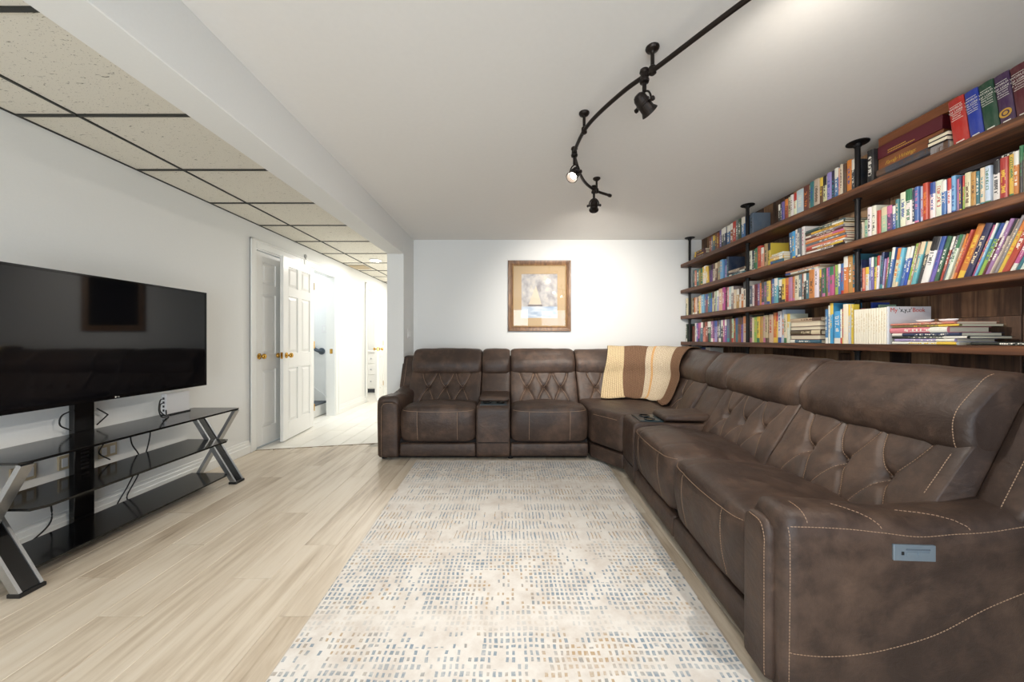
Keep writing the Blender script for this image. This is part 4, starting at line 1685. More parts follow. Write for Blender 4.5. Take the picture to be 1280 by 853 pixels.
def wmap(s, v, z):
    s = min(max(s, 0), WL[-1] - 1e-6)
    for i in range(len(WL) - 1):
        if WL[i + 1] >= s:
            f = (s - WL[i]) / (WL[i + 1] - WL[i])
            p = WP[i][0].lerp(WP[i + 1][0], f)
            nn = WP[i][1].lerp(WP[i + 1][1], f).normalized()
            q = p + nn * (v - VR)
            return Vector((q.x, q.y, z))


LW = WL[-1]
bw = [0.20, LW - 0.33]
wbk = sweep('backrest', BACK, 0.004, LW - 0.004, wmap, int(LW / 0.01), 0.05, 0.03, back_disp(LW, bw, 8))
stitches(wbk, [[(a, 0.6, z) for a, z in ln] for ln in tuft_lines(LW, bw)], wmap, 0.0015, reach=0.25)
for b in bw:
    bm = bmesh.new()
    bmesh.ops.create_uvsphere(bm, u_segments=12, v_segments=8, radius=0.009, matrix=Matrix.Translation(wmap(b, front_v(0.595) + 0.022, 0.595)))
    child('tuft_button', bm, 'leather', wbk, True)
sweep('headrest', HEAD, 0.003, LW - 0.003, wmap, 60, 0.05, 0.03, head_disp(8))
sweep('back_shell', SHELL, 0.0, LW, wmap, 40, 0.01, 0.0)
for x_, y_ in ((-1.19, 3.36), (0.0, 3.36), (1.1, 3.3), (0.93, 1.2), (1.0, 2.3)):
    bm = bmesh.new()
    cyl(bm, (x_, y_, 0.0), (x_, y_, 0.036), 0.022, 0.026, 12)
    link('foot', bm, M['matt_black'], so)

# ------------------------------------------------------------------ crocheted blanket over the corner
def m_knit(name, c0, c1):
    t = NT(name)
    uv = t.mapping(t.coord('UV'), (1, 1, 1))
    u, v, _ = t.sep(uv)
    a = t.math('ABSOLUTE', t.math('SINE', t.math('MULTIPLY', u, 250.0)))
    b = t.math('ABSOLUTE', t.math('SINE', t.math('ADD', t.math('MULTIPLY', v, 210.0), t.math('MULTIPLY', t.math('FLOOR', t.math('DIVIDE', t.math('MULTIPLY', u, 250.0), PI)), 1.57))))
    h = t.math('MULTIPLY', a, b)
    n = t.noise(uv, 60, 3)
    f = t.math('ADD', t.math('MULTIPLY', h, 0.75), t.math('MULTIPLY', n, 0.35))
    t.base(t.ramp(f, [(0.12, lin(c0)), (0.5, lin(c1))]))
    setin(t.b, 'Roughness', 0.95)
    setin(t.b, 'Specular IOR Level', 0.1)
    t.bump(h, 0.8, 0.006)
    return t.m


kn = [m_knit('cream_yarn', (150, 122, 88), (222, 200, 160)), m_knit('brown_yarn', (74, 54, 42), (132, 102, 80)), m_knit('speckled_yarn', (140, 118, 92), (212, 196, 170)), m_knit('orange_yarn', (150, 100, 60), (214, 170, 116))]
# outline of the back over which it lies, from behind the headrest down to the seat
drape = catmull([(1.012, 0.80, 0), (1.005, 0.90, 0), (0.955, 1.005, 0), (0.88, 1.030, 0), (0.765, 1.024, 0), (0.685, 0.955, 0), (0.640, 0.86, 0), (0.632, 0.76, 0), (0.598, 0.68, 0), (0.530, 0.56, 0), (0.480, 0.512, 0), (0.43, 0.505, 0)], 8)
DL = [0.0]
for a, b in zip(drape, drape[1:]):
    DL.append(DL[-1] + (b - a).length)
s_top0, s_top1 = 0.48, LW - 0.74
s_bot0, s_bot1 = 0.21, LW - 0.38
nc, thick = 72, 0.010
bounds = [0.0, 0.215, 0.475, 0.535, 0.565, 0.82, 1.0]
mats_i = [0, 1, 2, 3, 2, 1]
bm = bmesh.new()
uvl = bm.loops.layers.uv.new('UVMap')
grid = []
for lay in (0, 1):
    rows = []
    for j, p in enumerate(drape):
        t = DL[j] / DL[-1]
        row = []
        # outward normal of the outline
        a, b = drape[max(j - 1, 0)], drape[min(j + 1, len(drape) - 1)]
        d = (b - a).normalized()
        nrm = Vector((-d.y, d.x)) * -1
        if nrm.x > 0 and j > len(drape) * 0.4:
            nrm = -nrm
        for i in range(nc + 1):
            f = i / nc
            s = (s_top0 + (s_bot0 - s_top0) * t) * (1 - f) + (s_top1 + (s_bot1 - s_top1) * t) * f
            rip = 0.004 * math.sin(f * 21 + t * 3) + 0.003 * noise.noise(Vector((f * 9, t * 9, 2)))
            off = 0.004 + rip * (0.4 + t) + (thick if lay else 0)
            row.append(bm.verts.new(wmap(s, p[0] + nrm.x * off, p[1] + nrm.y * off)))
        rows.append(row)
    grid.append(rows)


def quad(vs, mi, uvs):
    f = bm.faces.new(vs)
    f.material_index = mi
    f.smooth = True
    for l, q in zip(f.loops, uvs):
        l[uvl].uv = q


def stripe_of(f):
    for k in range(len(mats_i)):
        if f < bounds[k + 1]:
            return mats_i[k]
    return mats_i[-1]


nr = len(drape)
wid = 0.62
for lay in (0, 1):
    for j in range(nr - 1):
        for i in range(nc):
            uvs = [((i + a) / nc * wid, DL[j + b]) for a, b in ((0, 0), (1, 0), (1, 1), (0, 1))]
            quad([grid[lay][j + b][i + a] for a, b in ((0, 0), (1, 0), (1, 1), (0, 1))], stripe_of((i + .5) / nc), uvs)
for j in range(nr - 1):
    for i in (0, nc):
        quad([grid[0][j][i], grid[0][j + 1][i], grid[1][j + 1][i], grid[1][j][i]], stripe_of(min(i / nc, .99)), [(0, DL[j]), (0, DL[j + 1]), (.01, DL[j + 1]), (.01, DL[j])])
for i in range(nc):
    for j in (0, nr - 1):
        quad([grid[0][j][i], grid[0][j][i + 1], grid[1][j][i + 1], grid[1][j][i]], stripe_of((i + .5) / nc), [(i / nc, 0), ((i + 1) / nc, 0), ((i + 1) / nc, .01), (i / nc, .01)])
bl = link('crocheted_blanket', bm, None, None, smooth=True, mats=kn)
tag(bl, 'cream and brown striped crocheted blanket draped over the sofa corner', 'blanket')

# ------------------------------------------------------------------ pipe bookshelf
XF, XB = 2.14, 2.418
SHELF_Z = [2.062, 1.737, 1.414, 1.092, 0.765]      # tops, the top shelf first
SY_FAR, SY_NEAR = 4.475, 0.75
bs = root('pipe_bookshelf', (2.28, 2.6, 0), 'dark wood plank shelves on black pipe posts along the right wall', 'bookshelf', world=True)
for z in SHELF_Z:
    bm = bmesh.new()
    n = 40
    rows = []
    rr = random.Random(int(z * 1000))
    for k in range(n + 1):
        y = SY_NEAR + (SY_FAR - SY_NEAR) * k / n
        w = 0.002 * math.sin(k * 0.7 + z * 9) + rr.uniform(-0.0012, 0.0012)
        sec = [(XF + w, z - 0.038), (XF + w, z - 0.004), (XF + 0.004 + w, z), (XB, z), (XB, z - 0.042), (XF + 0.004 + w, z - 0.042)]
        rows.append([bm.verts.new((x, y, q)) for x, q in sec])
    for a, b in zip(rows, rows[1:]):
        for k in range(6):
            bm.faces.new((a[k], a[(k + 1) % 6], b[(k + 1) % 6], b[k]))
    bm.faces.new(rows[0][::-1])
    bm.faces.new(rows[-1])
    link('shelf', bm, M['shelf'], bs)
POSTS = [4.41, 3.335, 2.278, 1.22]
XP = 2.222
for y in POSTS:
    bm = bmesh.new()
    zz = [0.02] + [z for z in SHELF_Z[::-1]] + [ZC]
    lo = 0.0
    for z in SHELF_Z[::-1]:
        cyl(bm, (XP, y, lo), (XP, y, z - 0.042), 0.0145, seg=14)
        cyl(bm, (XP, y, z - 0.052), (XP, y, z - 0.042), 0.021, seg=14)
        lo = z
    cyl(bm, (XP, y, lo), (XP, y, ZC - 0.004), 0.0145, seg=14)
    link('pipe_post', bm, M['black_metal'], bs)
    for z, d in ((ZC, -1), (0.0, 1)):
        bm = bmesh.new()
        lathe(bm, (XP, y, z), (0, 0, d), [(0.058, 0.0), (0.058, 0.006), (0.052, 0.009), (0.022, 0.011), (0.020, 0.028), (0.0146, 0.029)], 20)
        link('floor_flange' if d > 0 else 'ceiling_flange', bm, M['black_metal'], bs)

# ------------------------------------------------------------------ books
C = {'white': (228, 224, 214), 'cream': (222, 204, 168), 'beige': (198, 176, 142), 'tan': (176, 138, 92), 'gold': (196, 148, 66), 'yellow': (232, 190, 50),
     'orange': (222, 122, 42), 'rust': (158, 78, 44), 'red': (196, 50, 36), 'dark red': (110, 34, 34), 'maroon': (84, 24, 34), 'salmon': (216, 126, 98), 'peach': (224, 178, 146),
     'pink': (226, 120, 140), 'magenta': (196, 74, 140), 'mauve': (168, 116, 156), 'lavender': (158, 146, 198), 'purple': (92, 54, 120), 'violet': (112, 92, 168),
     'navy': (32, 42, 84), 'royal blue': (34, 74, 178), 'blue': (58, 110, 178), 'light blue': (108, 178, 216), 'pale blue': (186, 208, 218), 'slate': (96, 108, 124), 'teal': (44, 112, 122),
     'aqua': (92, 176, 178), 'green': (44, 112, 72), 'dark green': (34, 62, 46), 'lime': (150, 190, 66), 'pale green': (176, 200, 160), 'olive': (132, 122, 66),
     'grey': (138, 136, 134), 'dark grey': (66, 64, 66), 'black': (26, 25, 27), 'brown': (96, 66, 46), 'bright blue': (46, 158, 222), 'ivory': (236, 228, 208)}
ACC = {'w': (232, 228, 216), 'k': (28, 28, 32), 'y': (228, 192, 70), 'r': (190, 50, 42), 'b': (44, 78, 150), 'g': (50, 116, 76), 'o': (220, 130, 56), 'p': (200, 110, 150), 't': (60, 140, 150), 'd': (88, 62, 46), 'c': (218, 200, 166)}
ACCN = {'w': 'white', 'k': 'black', 'y': 'yellow', 'r': 'red', 'b': 'blue', 'g': 'green', 'o': 'orange', 'p': 'pink', 't': 'teal', 'd': 'brown', 'c': 'cream'}
ORD = ['', 'first', 'second', 'third', 'fourth', 'fifth', 'sixth', 'seventh', 'eighth', 'ninth', 'tenth', 'eleventh', 'twelfth', 'thirteenth', 'fourteenth', 'fifteenth', 'sixteenth', 'seventeenth', 'eighteenth', 'nineteenth', 'twentieth']
for tens, nm in ((20, 'twenty'), (30, 'thirty'), (40, 'forty')):
    for k in range(1, 10):
        ORD.append('%s-%s' % (nm, ORD[k]))
    ORD.append({20: 'thirtieth', 30: 'fortieth', 40: 'fiftieth'}[tens])
SHN = ['top shelf', 'second shelf', 'third shelf', 'fourth shelf', 'fifth shelf']
BAYN = {'A': 'far bay', 'B': 'middle bay', 'C': 'near bay'}


def book_meshes():
    """Unit book: x depth from the spine, y thickness centred, z height; cover and pages apart."""
    bm = bmesh.new()
    uvl = bm.loops.layers.uv.new('UVMap')
    n = 6
    prof = [(1.0, -0.5), (0.06, -0.5)]
    for k in range(n + 1):
        a = -PI / 2 + PI * k / n
        prof.append((0.035 - 0.035 * math.cos(a), 0.5 * math.sin(a)))
    prof += [(0.06, 0.5), (1.0, 0.5), (1.0, 0.40), (0.07, 0.40), (0.07, -0.40), (1.0, -0.40)]
    lo = [bm.verts.new((x, y, 0.0)) for x, y in prof]
    hi = [bm.verts.new((x, y, 1.0)) for x, y in prof]
    N = len(prof)
    for k in range(N):
        j = (k + 1) % N
        f = bm.faces.new((lo[k], lo[j], hi[j], hi[k]))
        spine = 2 <= k < 2 + n
        for l in f.loops:
            l[uvl].uv = (l.vert.co.y + 0.5, l.vert.co.z) if spine else (-1.0, l.vert.co.z if False else 0.5)
    # top and bottom edges of boards and spine
    for ring, fl_ in ((lo, True), (hi, False)):
        outer = list(range(0, 2 + n + 3))
        q = [[0, 1, N - 2, N - 1], [1] + list(range(2, 2 + n + 1)) + [2 + n + 1, N - 3, N - 2], [2 + n + 1, 2 + n + 2, N - 4, N - 3]]
        for idx in q:
            vs = [ring[i] for i in idx]
            f = bm.faces.new(vs)
            for l in f.loops:
                l[uvl].uv = (-1.0, 0.5)
    bmesh.ops.recalc_face_normals(bm, faces=bm.faces)
    cover = bpy.data.meshes.new('book_cover')
    bm.to_mesh(cover)
    bm.free()
    cover.materials.append(M['book'])
    bm = bmesh.new()
    box(bm, 0.068, 0.965, -0.405, 0.405, 0.018, 0.982)
    bmesh.ops.recalc_face_normals(bm, faces=bm.faces)
    pages = bpy.data.meshes.new('book_pages')
    bm.to_mesh(pages)
    bm.free()
    pages.materials.append(M['paper'])
    return cover, pages


BOOK_COVER, BOOK_PAGES = book_meshes()
rbk = random.Random(23)
BOOKS = []


def book(loc, h, t, d, col, acc, label, group, rot=(0, 0, 0), style=None, jit=True):
    o = place('book', BOOK_COVER)
    base = C[col] if isinstance(col, str) else col
    if jit:
        gm = sum(base) / 3
        base = tuple(c * 0.84 + gm * 0.16 for c in base)
        base = tuple(max(0, min(255, c + rbk.uniform(-9, 9))) for c in base)
    o.color = (*lin(base), 1)
    o['accent'] = [float(x) for x in lin(ACC[acc])]
    o['style'] = float(style if style is not None else rbk.random())
    o.location = loc
    o.rotation_euler = rot
    o.scale = (d, t, h)
    tag(o, label, 'book', group)
    p = place('pages', BOOK_PAGES, o)
    BOOKS.append(o)
    return o


def size_word(t, h):
    return 'thick' if t > 0.034 else ('thin' if t < 0.017 else 'medium')


def yof(px, xs):
    return F * xs / (px - 638.0)


def run(shelf, bay, px0, items, xs=2.245, start=1, dflt_d=0.145, ord_from='left'):
    """Upright books from the far end (left in view) towards the camera.
    items: (right edge, height, colour, accent[, lean degrees, depth]); None for colour leaves a gap."""
    z = SHELF_Z[shelf] + 0.0006
    k = start
    lastx = px0
    for it in items:
        px, h, col, acc = it[:4]
        lean = it[4] if len(it) > 4 else 0.0
        d = it[5] if len(it) > 5 else dflt_d + rbk.uniform(-0.015, 0.01)
        y1, y0 = yof(lastx, xs), yof(px, xs)
        lastx = px
        if col is None:
            continue
        t = (y1 - y0)
        a = math.radians(lean)
        tt = t * math.cos(a) - 0.0008
        size = size_word(tt, h)
        side = ''
        lab = '%s %s book, %s print, %s from left, %s, %s' % (size, col, ACCN[acc], ORD[k], BAYN[bay], SHN[shelf])
        x = xs + rbk.uniform(-0.006, 0.006)
        # a lean towards the camera stands the book on the edge nearer the camera
        yc = (y0 + y1) / 2
        if lean > 0:
            zc = z + tt / 2 * math.sin(a)
        else:
            zc = z + tt / 2 * abs(math.sin(a))
        book((x, yc, zc), h, tt, d, col, acc, lab, 'books standing on the %s' % SHN[shelf], rot=(a, 0, 0))
        k += 1
    return k


def stack(shelf, bay, y_far, items, xs=2.24, z0=None, what='flat stack', where='', fore=False):
    """Books lying flat: items (length along the shelf, thickness, depth, colour, accent, shift)."""
    z = (SHELF_Z[shelf] if z0 is None else z0) + 0.0006
    n = len(items)
    for k, (ln, t, d, col, acc, sh) in enumerate(items):
        pos = 'top' if k == n - 1 else ('bottom' if k == 0 else '%s from bottom' % ORD[k + 1])
        if n == 1:
            pos = 'single'
        lab = '%s book lying flat, %s, %s' % (col, pos, where)
        if fore and k in fore:
            book((xs + d, y_far - sh - ln, z + t / 2), ln, t - 0.0006, d, col, acc, lab, 'books lying flat', rot=(PI / 2, 0, PI))
        else:
            book((xs, y_far - sh, z + t / 2), ln, t - 0.0006, d, col, acc, lab, 'books lying flat', rot=(PI / 2, 0, 0))
        z += t
    return z


# ---- top shelf
stack(0, 'A', 4.34, [(0.26, 0.028, 0.17, 'cream', 'k', 0.0), (0.26, 0.026, 0.17, 'dark grey', 'w', 0.01), (0.24, 0.034, 0.16, 'dark red', 'y', 0.0), (0.22, 0.030, 0.16, 'maroon', 'y', 0.01)], where='far end of top shelf beside far post')
run(0, 'A', 886, [(888.5, .205, 'rust', 'c'), (890.5, .205, 'slate', 'w'), (893.2, .205, 'teal', 'y'), (896, .21, 'brown', 'y'), (898.6, .21, 'rust', 'y'), (901.2, .225, 'violet', 'w'), (904.2, .23, 'dark green', 'w'), (907.4, .232, 'navy', 'w'), (911.5, .235, 'blue', 'w'),
                  (915.6, .24, 'rust', 'w'), (919.8, .24, 'red', 'w'), (922.6, .235, 'slate', 'w'), (926.2, .238, 'dark green', 'w'), (931.0, .238, 'blue', 'w')], start=1)
run(0, 'B', 936.5, [(940.6, .235, 'slate', 'k', 0, .165), (972.6, 0, None, 'w'), (974.8, .185, 'black', 'w'), (977, .19, 'dark grey', 'w'), (980.5, .19, 'violet', 'b'), (984.2, .2, 'rust', 'o'), (988.2, .205, 'cream', 'd'), (991.6, .21, 'white', 'd'), (995, .212, 'ivory', 'r'),
                    (1004, .22, 'pale blue', 'w'), (1010.5, .225, 'dark red', 'o'), (1012.2, .215, 'cream', 'd'), (1017.5, .23, 'teal', 'b'), (1024.5, .232, 'beige', 'd'), (1028.5, .225, 'brown', 'y'), (1032.7, .218, 'cream', 'k'), (1038, .235, 'lavender', 'b'), (1042, .235, 'navy', 't'),
                    (1047, .24, 'blue', 'w'), (1050, .23, 'peach', 'p'), (1053.2, .245, 'cream', 'd'), (1057, .24, 'brown', 'd'), (1063, .25, 'orange', 'b'), (1067.4, .24, 'dark grey', 'w')])
# large memoir with its dark front towards the camera, just past the middle post
mem = book((2.235, 2.215, SHELF_Z[0] + .0006), 0.235, 0.04, 0.165, 'black', 'w', 'black memoir with a pale portrait on its front, behind the middle post', 'books standing on the top shelf', style=0.1, jit=False)
lx, lz = 0.165, 0.235


def on_book(o, name, text, size, x, z, mat, align='CENTER'):
    """Lettering on the side of a standing book that faces the camera (x across, z up, metres from its spine foot)."""
    d, t, h = o.scale
    me_o = lettering(name, text, size, (0, 0, 0), (1, 0, 0), (0, 0, 1), mat, None, 0.0003, align)
    me_o.data.transform(Matrix.Translation((x, -t / 2 - 0.0005, z)))
    me_o.data.transform(Matrix.Diagonal((1 / d, 1 / t, 1 / h, 1)))
    me_o.parent = o
    return me_o


for tx, sz, zz in (('THE', .018, .118), ('MEMOIRS', .021, .098), ('OF', .016, .080), ('CHIEF JUSTICE', .015, .064), ('EARL', .030, .036), ('WARREN', .030, .009)):
    on_book(mem, 'title_lettering', tx, sz, 0.112, zz, M['white_print'])
bm = bmesh.new()
fc = [(math.cos(2 * PI * k / 20) * 0.020, math.sin(2 * PI * k / 20) * 0.029) for k in range(20)]
fv = [bm.verts.new(((0.070 + a) / .165, -0.5 - 0.014, (0.180 + b) / .235)) for a, b in fc]
bm.faces.new(fv)
sh_ = [bm.verts.new(((0.070 + a) / .165, -0.5 - 0.012, (z_) / .235)) for a, z_ in ((-.014, .155), (.014, .157), (.036, .132), (-.030, .132))]
bm.faces.new(sh_)
pt = NT('printed_portrait')
pt.base(pt.ramp(pt.noise(pt.coord(), 7, 3), [(0.35, lin((128, 120, 110))), (0.6, lin((205, 198, 184)))]))
po = link('portrait_print', bm, pt.m, mem, recalc=False)

# slipcased set lying on dark books
stack(0, 'C', 2.165, [(0.30, 0.045, 0.20, 'black', 'd', 0.0), (0.30, 0.040, 0.20, 'dark grey', 'd', 0.0)], xs=2.225, where='under the gold lettered wooden box on top shelf')
bx = root('keepsake_box', (2.33, 2.03, SHELF_Z[0] + 0.086), 'brown and maroon box lettered in gold on top shelf', 'box', world=True)
zb = SHELF_Z[0] + 0.0865
bwood = NT('stained_box_wood')
g = bwood.noise(bwood.mapping(bwood.coord(), (20, 2, 20)), 1.0, 4, 0.6, 0.6)
bwood.base(bwood.ramp(g, [(0.3, lin((104, 60, 34))), (0.7, lin((142, 86, 50)))]))
setin(bwood.b, 'Roughness', 0.45)
M['boxwood'] = bwood.m
boxo('lower_case', (2.262, 2.415, 1.86, 2.19, zb, zb + 0.075), M['boxwood'], bx, bevel=0.003, seg=1)
boxo('label_band', (2.258, 2.415, 1.862, 2.189, zb + 0.075, zb + 0.150), plain('maroon_leatherette', (88, 26, 36), 0.5, grain=0.1), bx, bevel=0.002, seg=1)
boxo('lid', (2.262, 2.415, 1.80, 2.19, zb + 0.150, zb + 0.205), M['boxwood'], bx, bevel=0.003, seg=1)
lettering('script_lettering', 'Family Writings', 0.031, (2.2612, 2.15, zb + 0.024), (0, -1, 0), (0, 0, 1), M['gold_print'], bx, 0.0004, shear=0.45, space=0.84)
for k, (ln, zz) in enumerate(((0.10, 0.100), (0.15, 0.087))):
    bm = bmesh.new()
    for q in range(int(ln / 0.009)):
        box(bm, 2.2572, 2.2582, 2.13 - 0.009 * q - 0.006, 2.13 - 0.009 * q, zb + zz, zb + zz + 0.006)
    o = link('small_print_line', bm, M['gold_print'], bx)
    o['kind'] = 'stuff'
zt = stack(0, 'C', 1.865, [(0.075, 0.062, 0.11, 'grey', 'd', 0.0)], xs=2.20, where='under white page edges beside the gold lettered box')
for k, lab in enumerate(('black covered book with white page edges lying on the grey marbled volume', 'black covered book with white page edges, uppermost beside the gold lettered box')):
    o = book((2.19 + 0.13, 1.872 - 0.085 - 0.004 * k, zt + 0.011 + 0.022 * k), 0.085, 0.021, 0.13, 'black', 'w', lab, 'books lying flat', rot=(PI / 2, 0, PI))
# five volumes of one set, leaning towards the far end
vols = [(1187.5, 1207.5, 'red', 'red volume of the five leaning encyclopedia volumes on top shelf', ('Tales of', 'Wonder')), (1208.2, 1225.5, 'royal blue', 'blue volume of the five leaning encyclopedia volumes on top shelf', ('Tales of the', 'Seven Seas')),
        (1226, 1245, 'dark green', 'green volume of the five leaning encyclopedia volumes on top shelf', ('Tales from', 'the Forest')), (1245.5, 1265, 'purple', 'purple volume with round gold seal among the five encyclopedia volumes on top shelf', ('The Land', 'of Heroes')),
        (1265.5, 1287, 'maroon', 'maroon volume nearest the camera among the five encyclopedia volumes on top shelf', ('A Treasury', 'of Lore'))]
vcol = {'red': (176, 34, 24), 'royal blue': (26, 52, 150), 'dark green': (22, 66, 44), 'purple': (62, 32, 72), 'maroon': (86, 26, 36)}
for px0, px1, col, lab, sub in vols:
    xs = 2.20
    y1, y0 = yof(px0, xs), yof(px1, xs)
    a = math.radians(-6)
    t = (y1 - y0) * math.cos(a) - 0.001
    o = book((xs, (y0 + y1) / 2 - 0.012, SHELF_Z[0] + 0.0006 + t / 2 * math.sin(abs(a))), 0.248, t, 0.185, vcol[col], 'w', lab, 'encyclopedia set on the top shelf', rot=(a, 0, 0), style=0.1, jit=False)
    o['accent'] = [float(q) for q in lin(vcol[col])]
    d, t_, h = o.scale
    kk = Matrix.Diagonal((1 / d, 1 / t_, 1 / h, 1))
    for tx, sz, zz in (('WORLD', .0145, .195), ('OF LORE', .0135, .179), (sub[0], .0105, .160), (sub[1], .0105, .148)):
        q = lettering('spine_lettering', tx, sz * min(1, t_ / 0.056), (-0.0014, 0, zz), (0, -1, 0), (0, 0, 1), M['white_print'], None, 0.0003, 'CENTER')
        q.data.transform(kk)
        q.parent = o
    for zz in (0.212, 0.173, 0.140):
        bm = bmesh.new()
        box(bm, -0.0012, 0.002, -t_ * 0.36, t_ * 0.36, zz, zz + 0.0016)
        bmesh.ops.transform(bm, matrix=kk, verts=bm.verts)
        link('spine_rule', bm, M['white_print'], o)
    bm = bmesh.new()
    box(bm, -0.0012, 0.002, -t_ * 0.25, t_ * 0.25, 0.022, 0.027)
    bmesh.ops.transform(bm, matrix=kk, verts=bm.verts)
    link('publisher_mark', bm, M['white_print'], o)
    if col == 'purple':
        bm = bmesh.new()
        for r0, r1 in ((0.013, 0.0205), (0.0, 0.008)):
            n = 24
            for k in range(n):
                a0, a1 = 2 * PI * k / n, 2 * PI * (k + 1) / n
                f = [(r0 * math.cos(a0), r0 * math.sin(a0)), (r1 * math.cos(a0), r1 * math.sin(a0)), (r1 * math.cos(a1), r1 * math.sin(a1)), (r0 * math.cos(a1), r0 * math.sin(a1))]
                if r0 == 0:
                    f = f[1:3] + [(0, 0)]
                bm.faces.new([bm.verts.new((-0.0016, y_, 0.062 + z_)) for y_, z_ in f])
        bmesh.ops.transform(bm, matrix=kk, verts=bm.verts)
        link('round_seal', bm, M['gold_print'], o, recalc=False)

# ---- second shelf
k = run(1, 'A', 866, [(868, .235, 'teal', 'c'), (870, .22, 'salmon', 'w'), (873.6, .225, 'teal', 'w'), (875.8, .212, 'olive', 'y'), (878, .218, 'green', 'y'), (880.4, .226, 'ivory', 'y', -3), (883, .23, 'white', 'y', -3), (886, .215, 'yellow', 'w', -5), (890, .215, 'purple', 'k', -5), (893.2, .222, 'cream', 'd'), (896.2, .218, 'brown', 'c'), (900, .225, 'tan', 't'), (903.6, .23, 'light blue', 'c'), (905.2, 0, None, 'w'), (907.6, .215, 'lavender', 'b'), (910.2, .238, 'navy', 't', 0, .17)])
stack(1, 'A', yof(911.2, 2.24), [(0.24, 0.02, 0.15, 'white', 'r', 0.0), (0.24, 0.022, 0.15, 'teal', 'w', 0.01), (0.25, 0.018, 0.16, 'black', 'w', 0.0), (0.24, 0.024, 0.15, 'beige', 'd', 0.0)], xs=2.235, where='second shelf just left of the second post')
k = run(1, 'B', 936.4, [(939, .21, 'ivory', 'k'), (941.5, .205, 'navy', 'w'), (944, .21, 'green', 'w'), (946.5, .215, 'green', 'o'), (951.4, .225, 'red', 'o'), (954.7, .20, 'salmon', 'w'), (958.5, .225, 'tan', 'k'), (961.6, .22, 'yellow', 'k', 0, .165)])
stack(1, 'B', yof(962.4, 2.20), [(0.13, 0.014, 0.17, 'cream', 'o', 0.012), (0.135, 0.026, 0.17, 'teal', 'b', 0.006), (0.14, 0.024, 0.17, 'yellow', 'w', 0.0), (0.138, 0.018, 0.16, 'peach', 'w', 0.0), (0.138, 0.014, 0.16, 'white', 'y', 0.0)], xs=2.20, where='low stack left of blue books, second shelf')
run(1, 'B', 986.5, [(990, .24, 'blue', 'w', -3), (993.8, .24, 'bright blue', 'y', -2), (997, .245, 'white', 'b'), (1000.6, .245, 'slate', 'w'), (1004.4, .25, 'white', 'p')], start=k)
cols = [('brown', 'y', .016), ('white', 'k', .015), ('rust', 'y', .013), ('white', 'r', .014), ('salmon', 'o', .016), ('slate', 'w', .017), ('orange', 'y', .015), ('peach', 'p', .016), ('dark red', 'w', .013), ('grey', 'w', .015), ('yellow', 'd', .016), ('dark green', 'w', .014), ('slate', 'c', .010)]
stack(1, 'B', yof(1006, 2.205), [(0.31 + rbk.uniform(-.02, .0), t, 0.18 + rbk.uniform(-.02, .01), c, a, rbk.uniform(0, .012)) for c, a, t in cols], xs=2.205, where='tall stack left of middle post, second shelf')
k = run(1, 'C', 1076, [(1078, .12, 'grey', 'w'), (1079.4, .13, 'cream', 'g'), (1084.6, .138, 'pale green', 't'), (1089.5, .208, 'white', 'k'), (1095.2, .208, 'ivory', 'k'), (1100.2, .17, 'red', 'r'), (1108, .178, 'pale green', 'c'), (1114.5, .175, 'purple', 'p'), (1119.6, .165, 'royal blue', 'w'), (1124, .195, 'teal', 'c'),
                       (1132, .225, 'ivory', 'b'), (1140.4, .228, 'white', 'g'), (1143.4, .218, 'navy', 'w'), (1149, .225, 'blue', 'p'), (1153.6, .22, 'pale blue', 'r'), (1160.4, .228, 'red', 'o'), (1167.4, .220, 'ivory', 'b'), (1176.5, .218, 'white', 'r'), (1183, .205, 'blue', 'w'), (1188.4, .208, 'white', 'r'), (1194, .212, 'light blue', 'b'),
                       (1198.4, .19, 'mauve', 'p'), (1202, .195, 'navy', 'y'), (1205.2, .195, 'lime', 'r'), (1213.2, .202, 'cream', 'd'), (1220, .195, 'gold', 'd'), (1225, .19, 'teal', 'w'), (1231, .198, 'cream', 't'), (1238.6, .198, 'pale blue', 'g'), (1248, .21, 'white', 'k'), (1258.5, .212, 'red', 'y'), (1266.4, .215, 'yellow', 'g'),
                       (1273.4, .218, 'orange', 'w'), (1279, .235, 'dark grey', 'g'), (1286, .20, 'cream', 'd'), (1296, .21, 'blue', 'w'), (1308, .20, 'rust', 'y'), (1320, .21, 'white', 'b'), (1334, .215, 'teal', 'w'), (1346, .2, 'maroon', 'y'), (1362, .21, 'cream', 'k'), (1380, .205, 'green', 'w'), (1396, .21, 'navy', 'w'), (1416, .2, 'tan', 'd')])
book((2.30, yof(1186, 2.245), SHELF_Z[1] + 0.2365), 0.34, 0.022, 0.11, 'black', 'w', 'long black book lying across the book tops in near bay of second shelf', 'books lying flat', rot=(PI / 2, 0, 0), style=0.1)

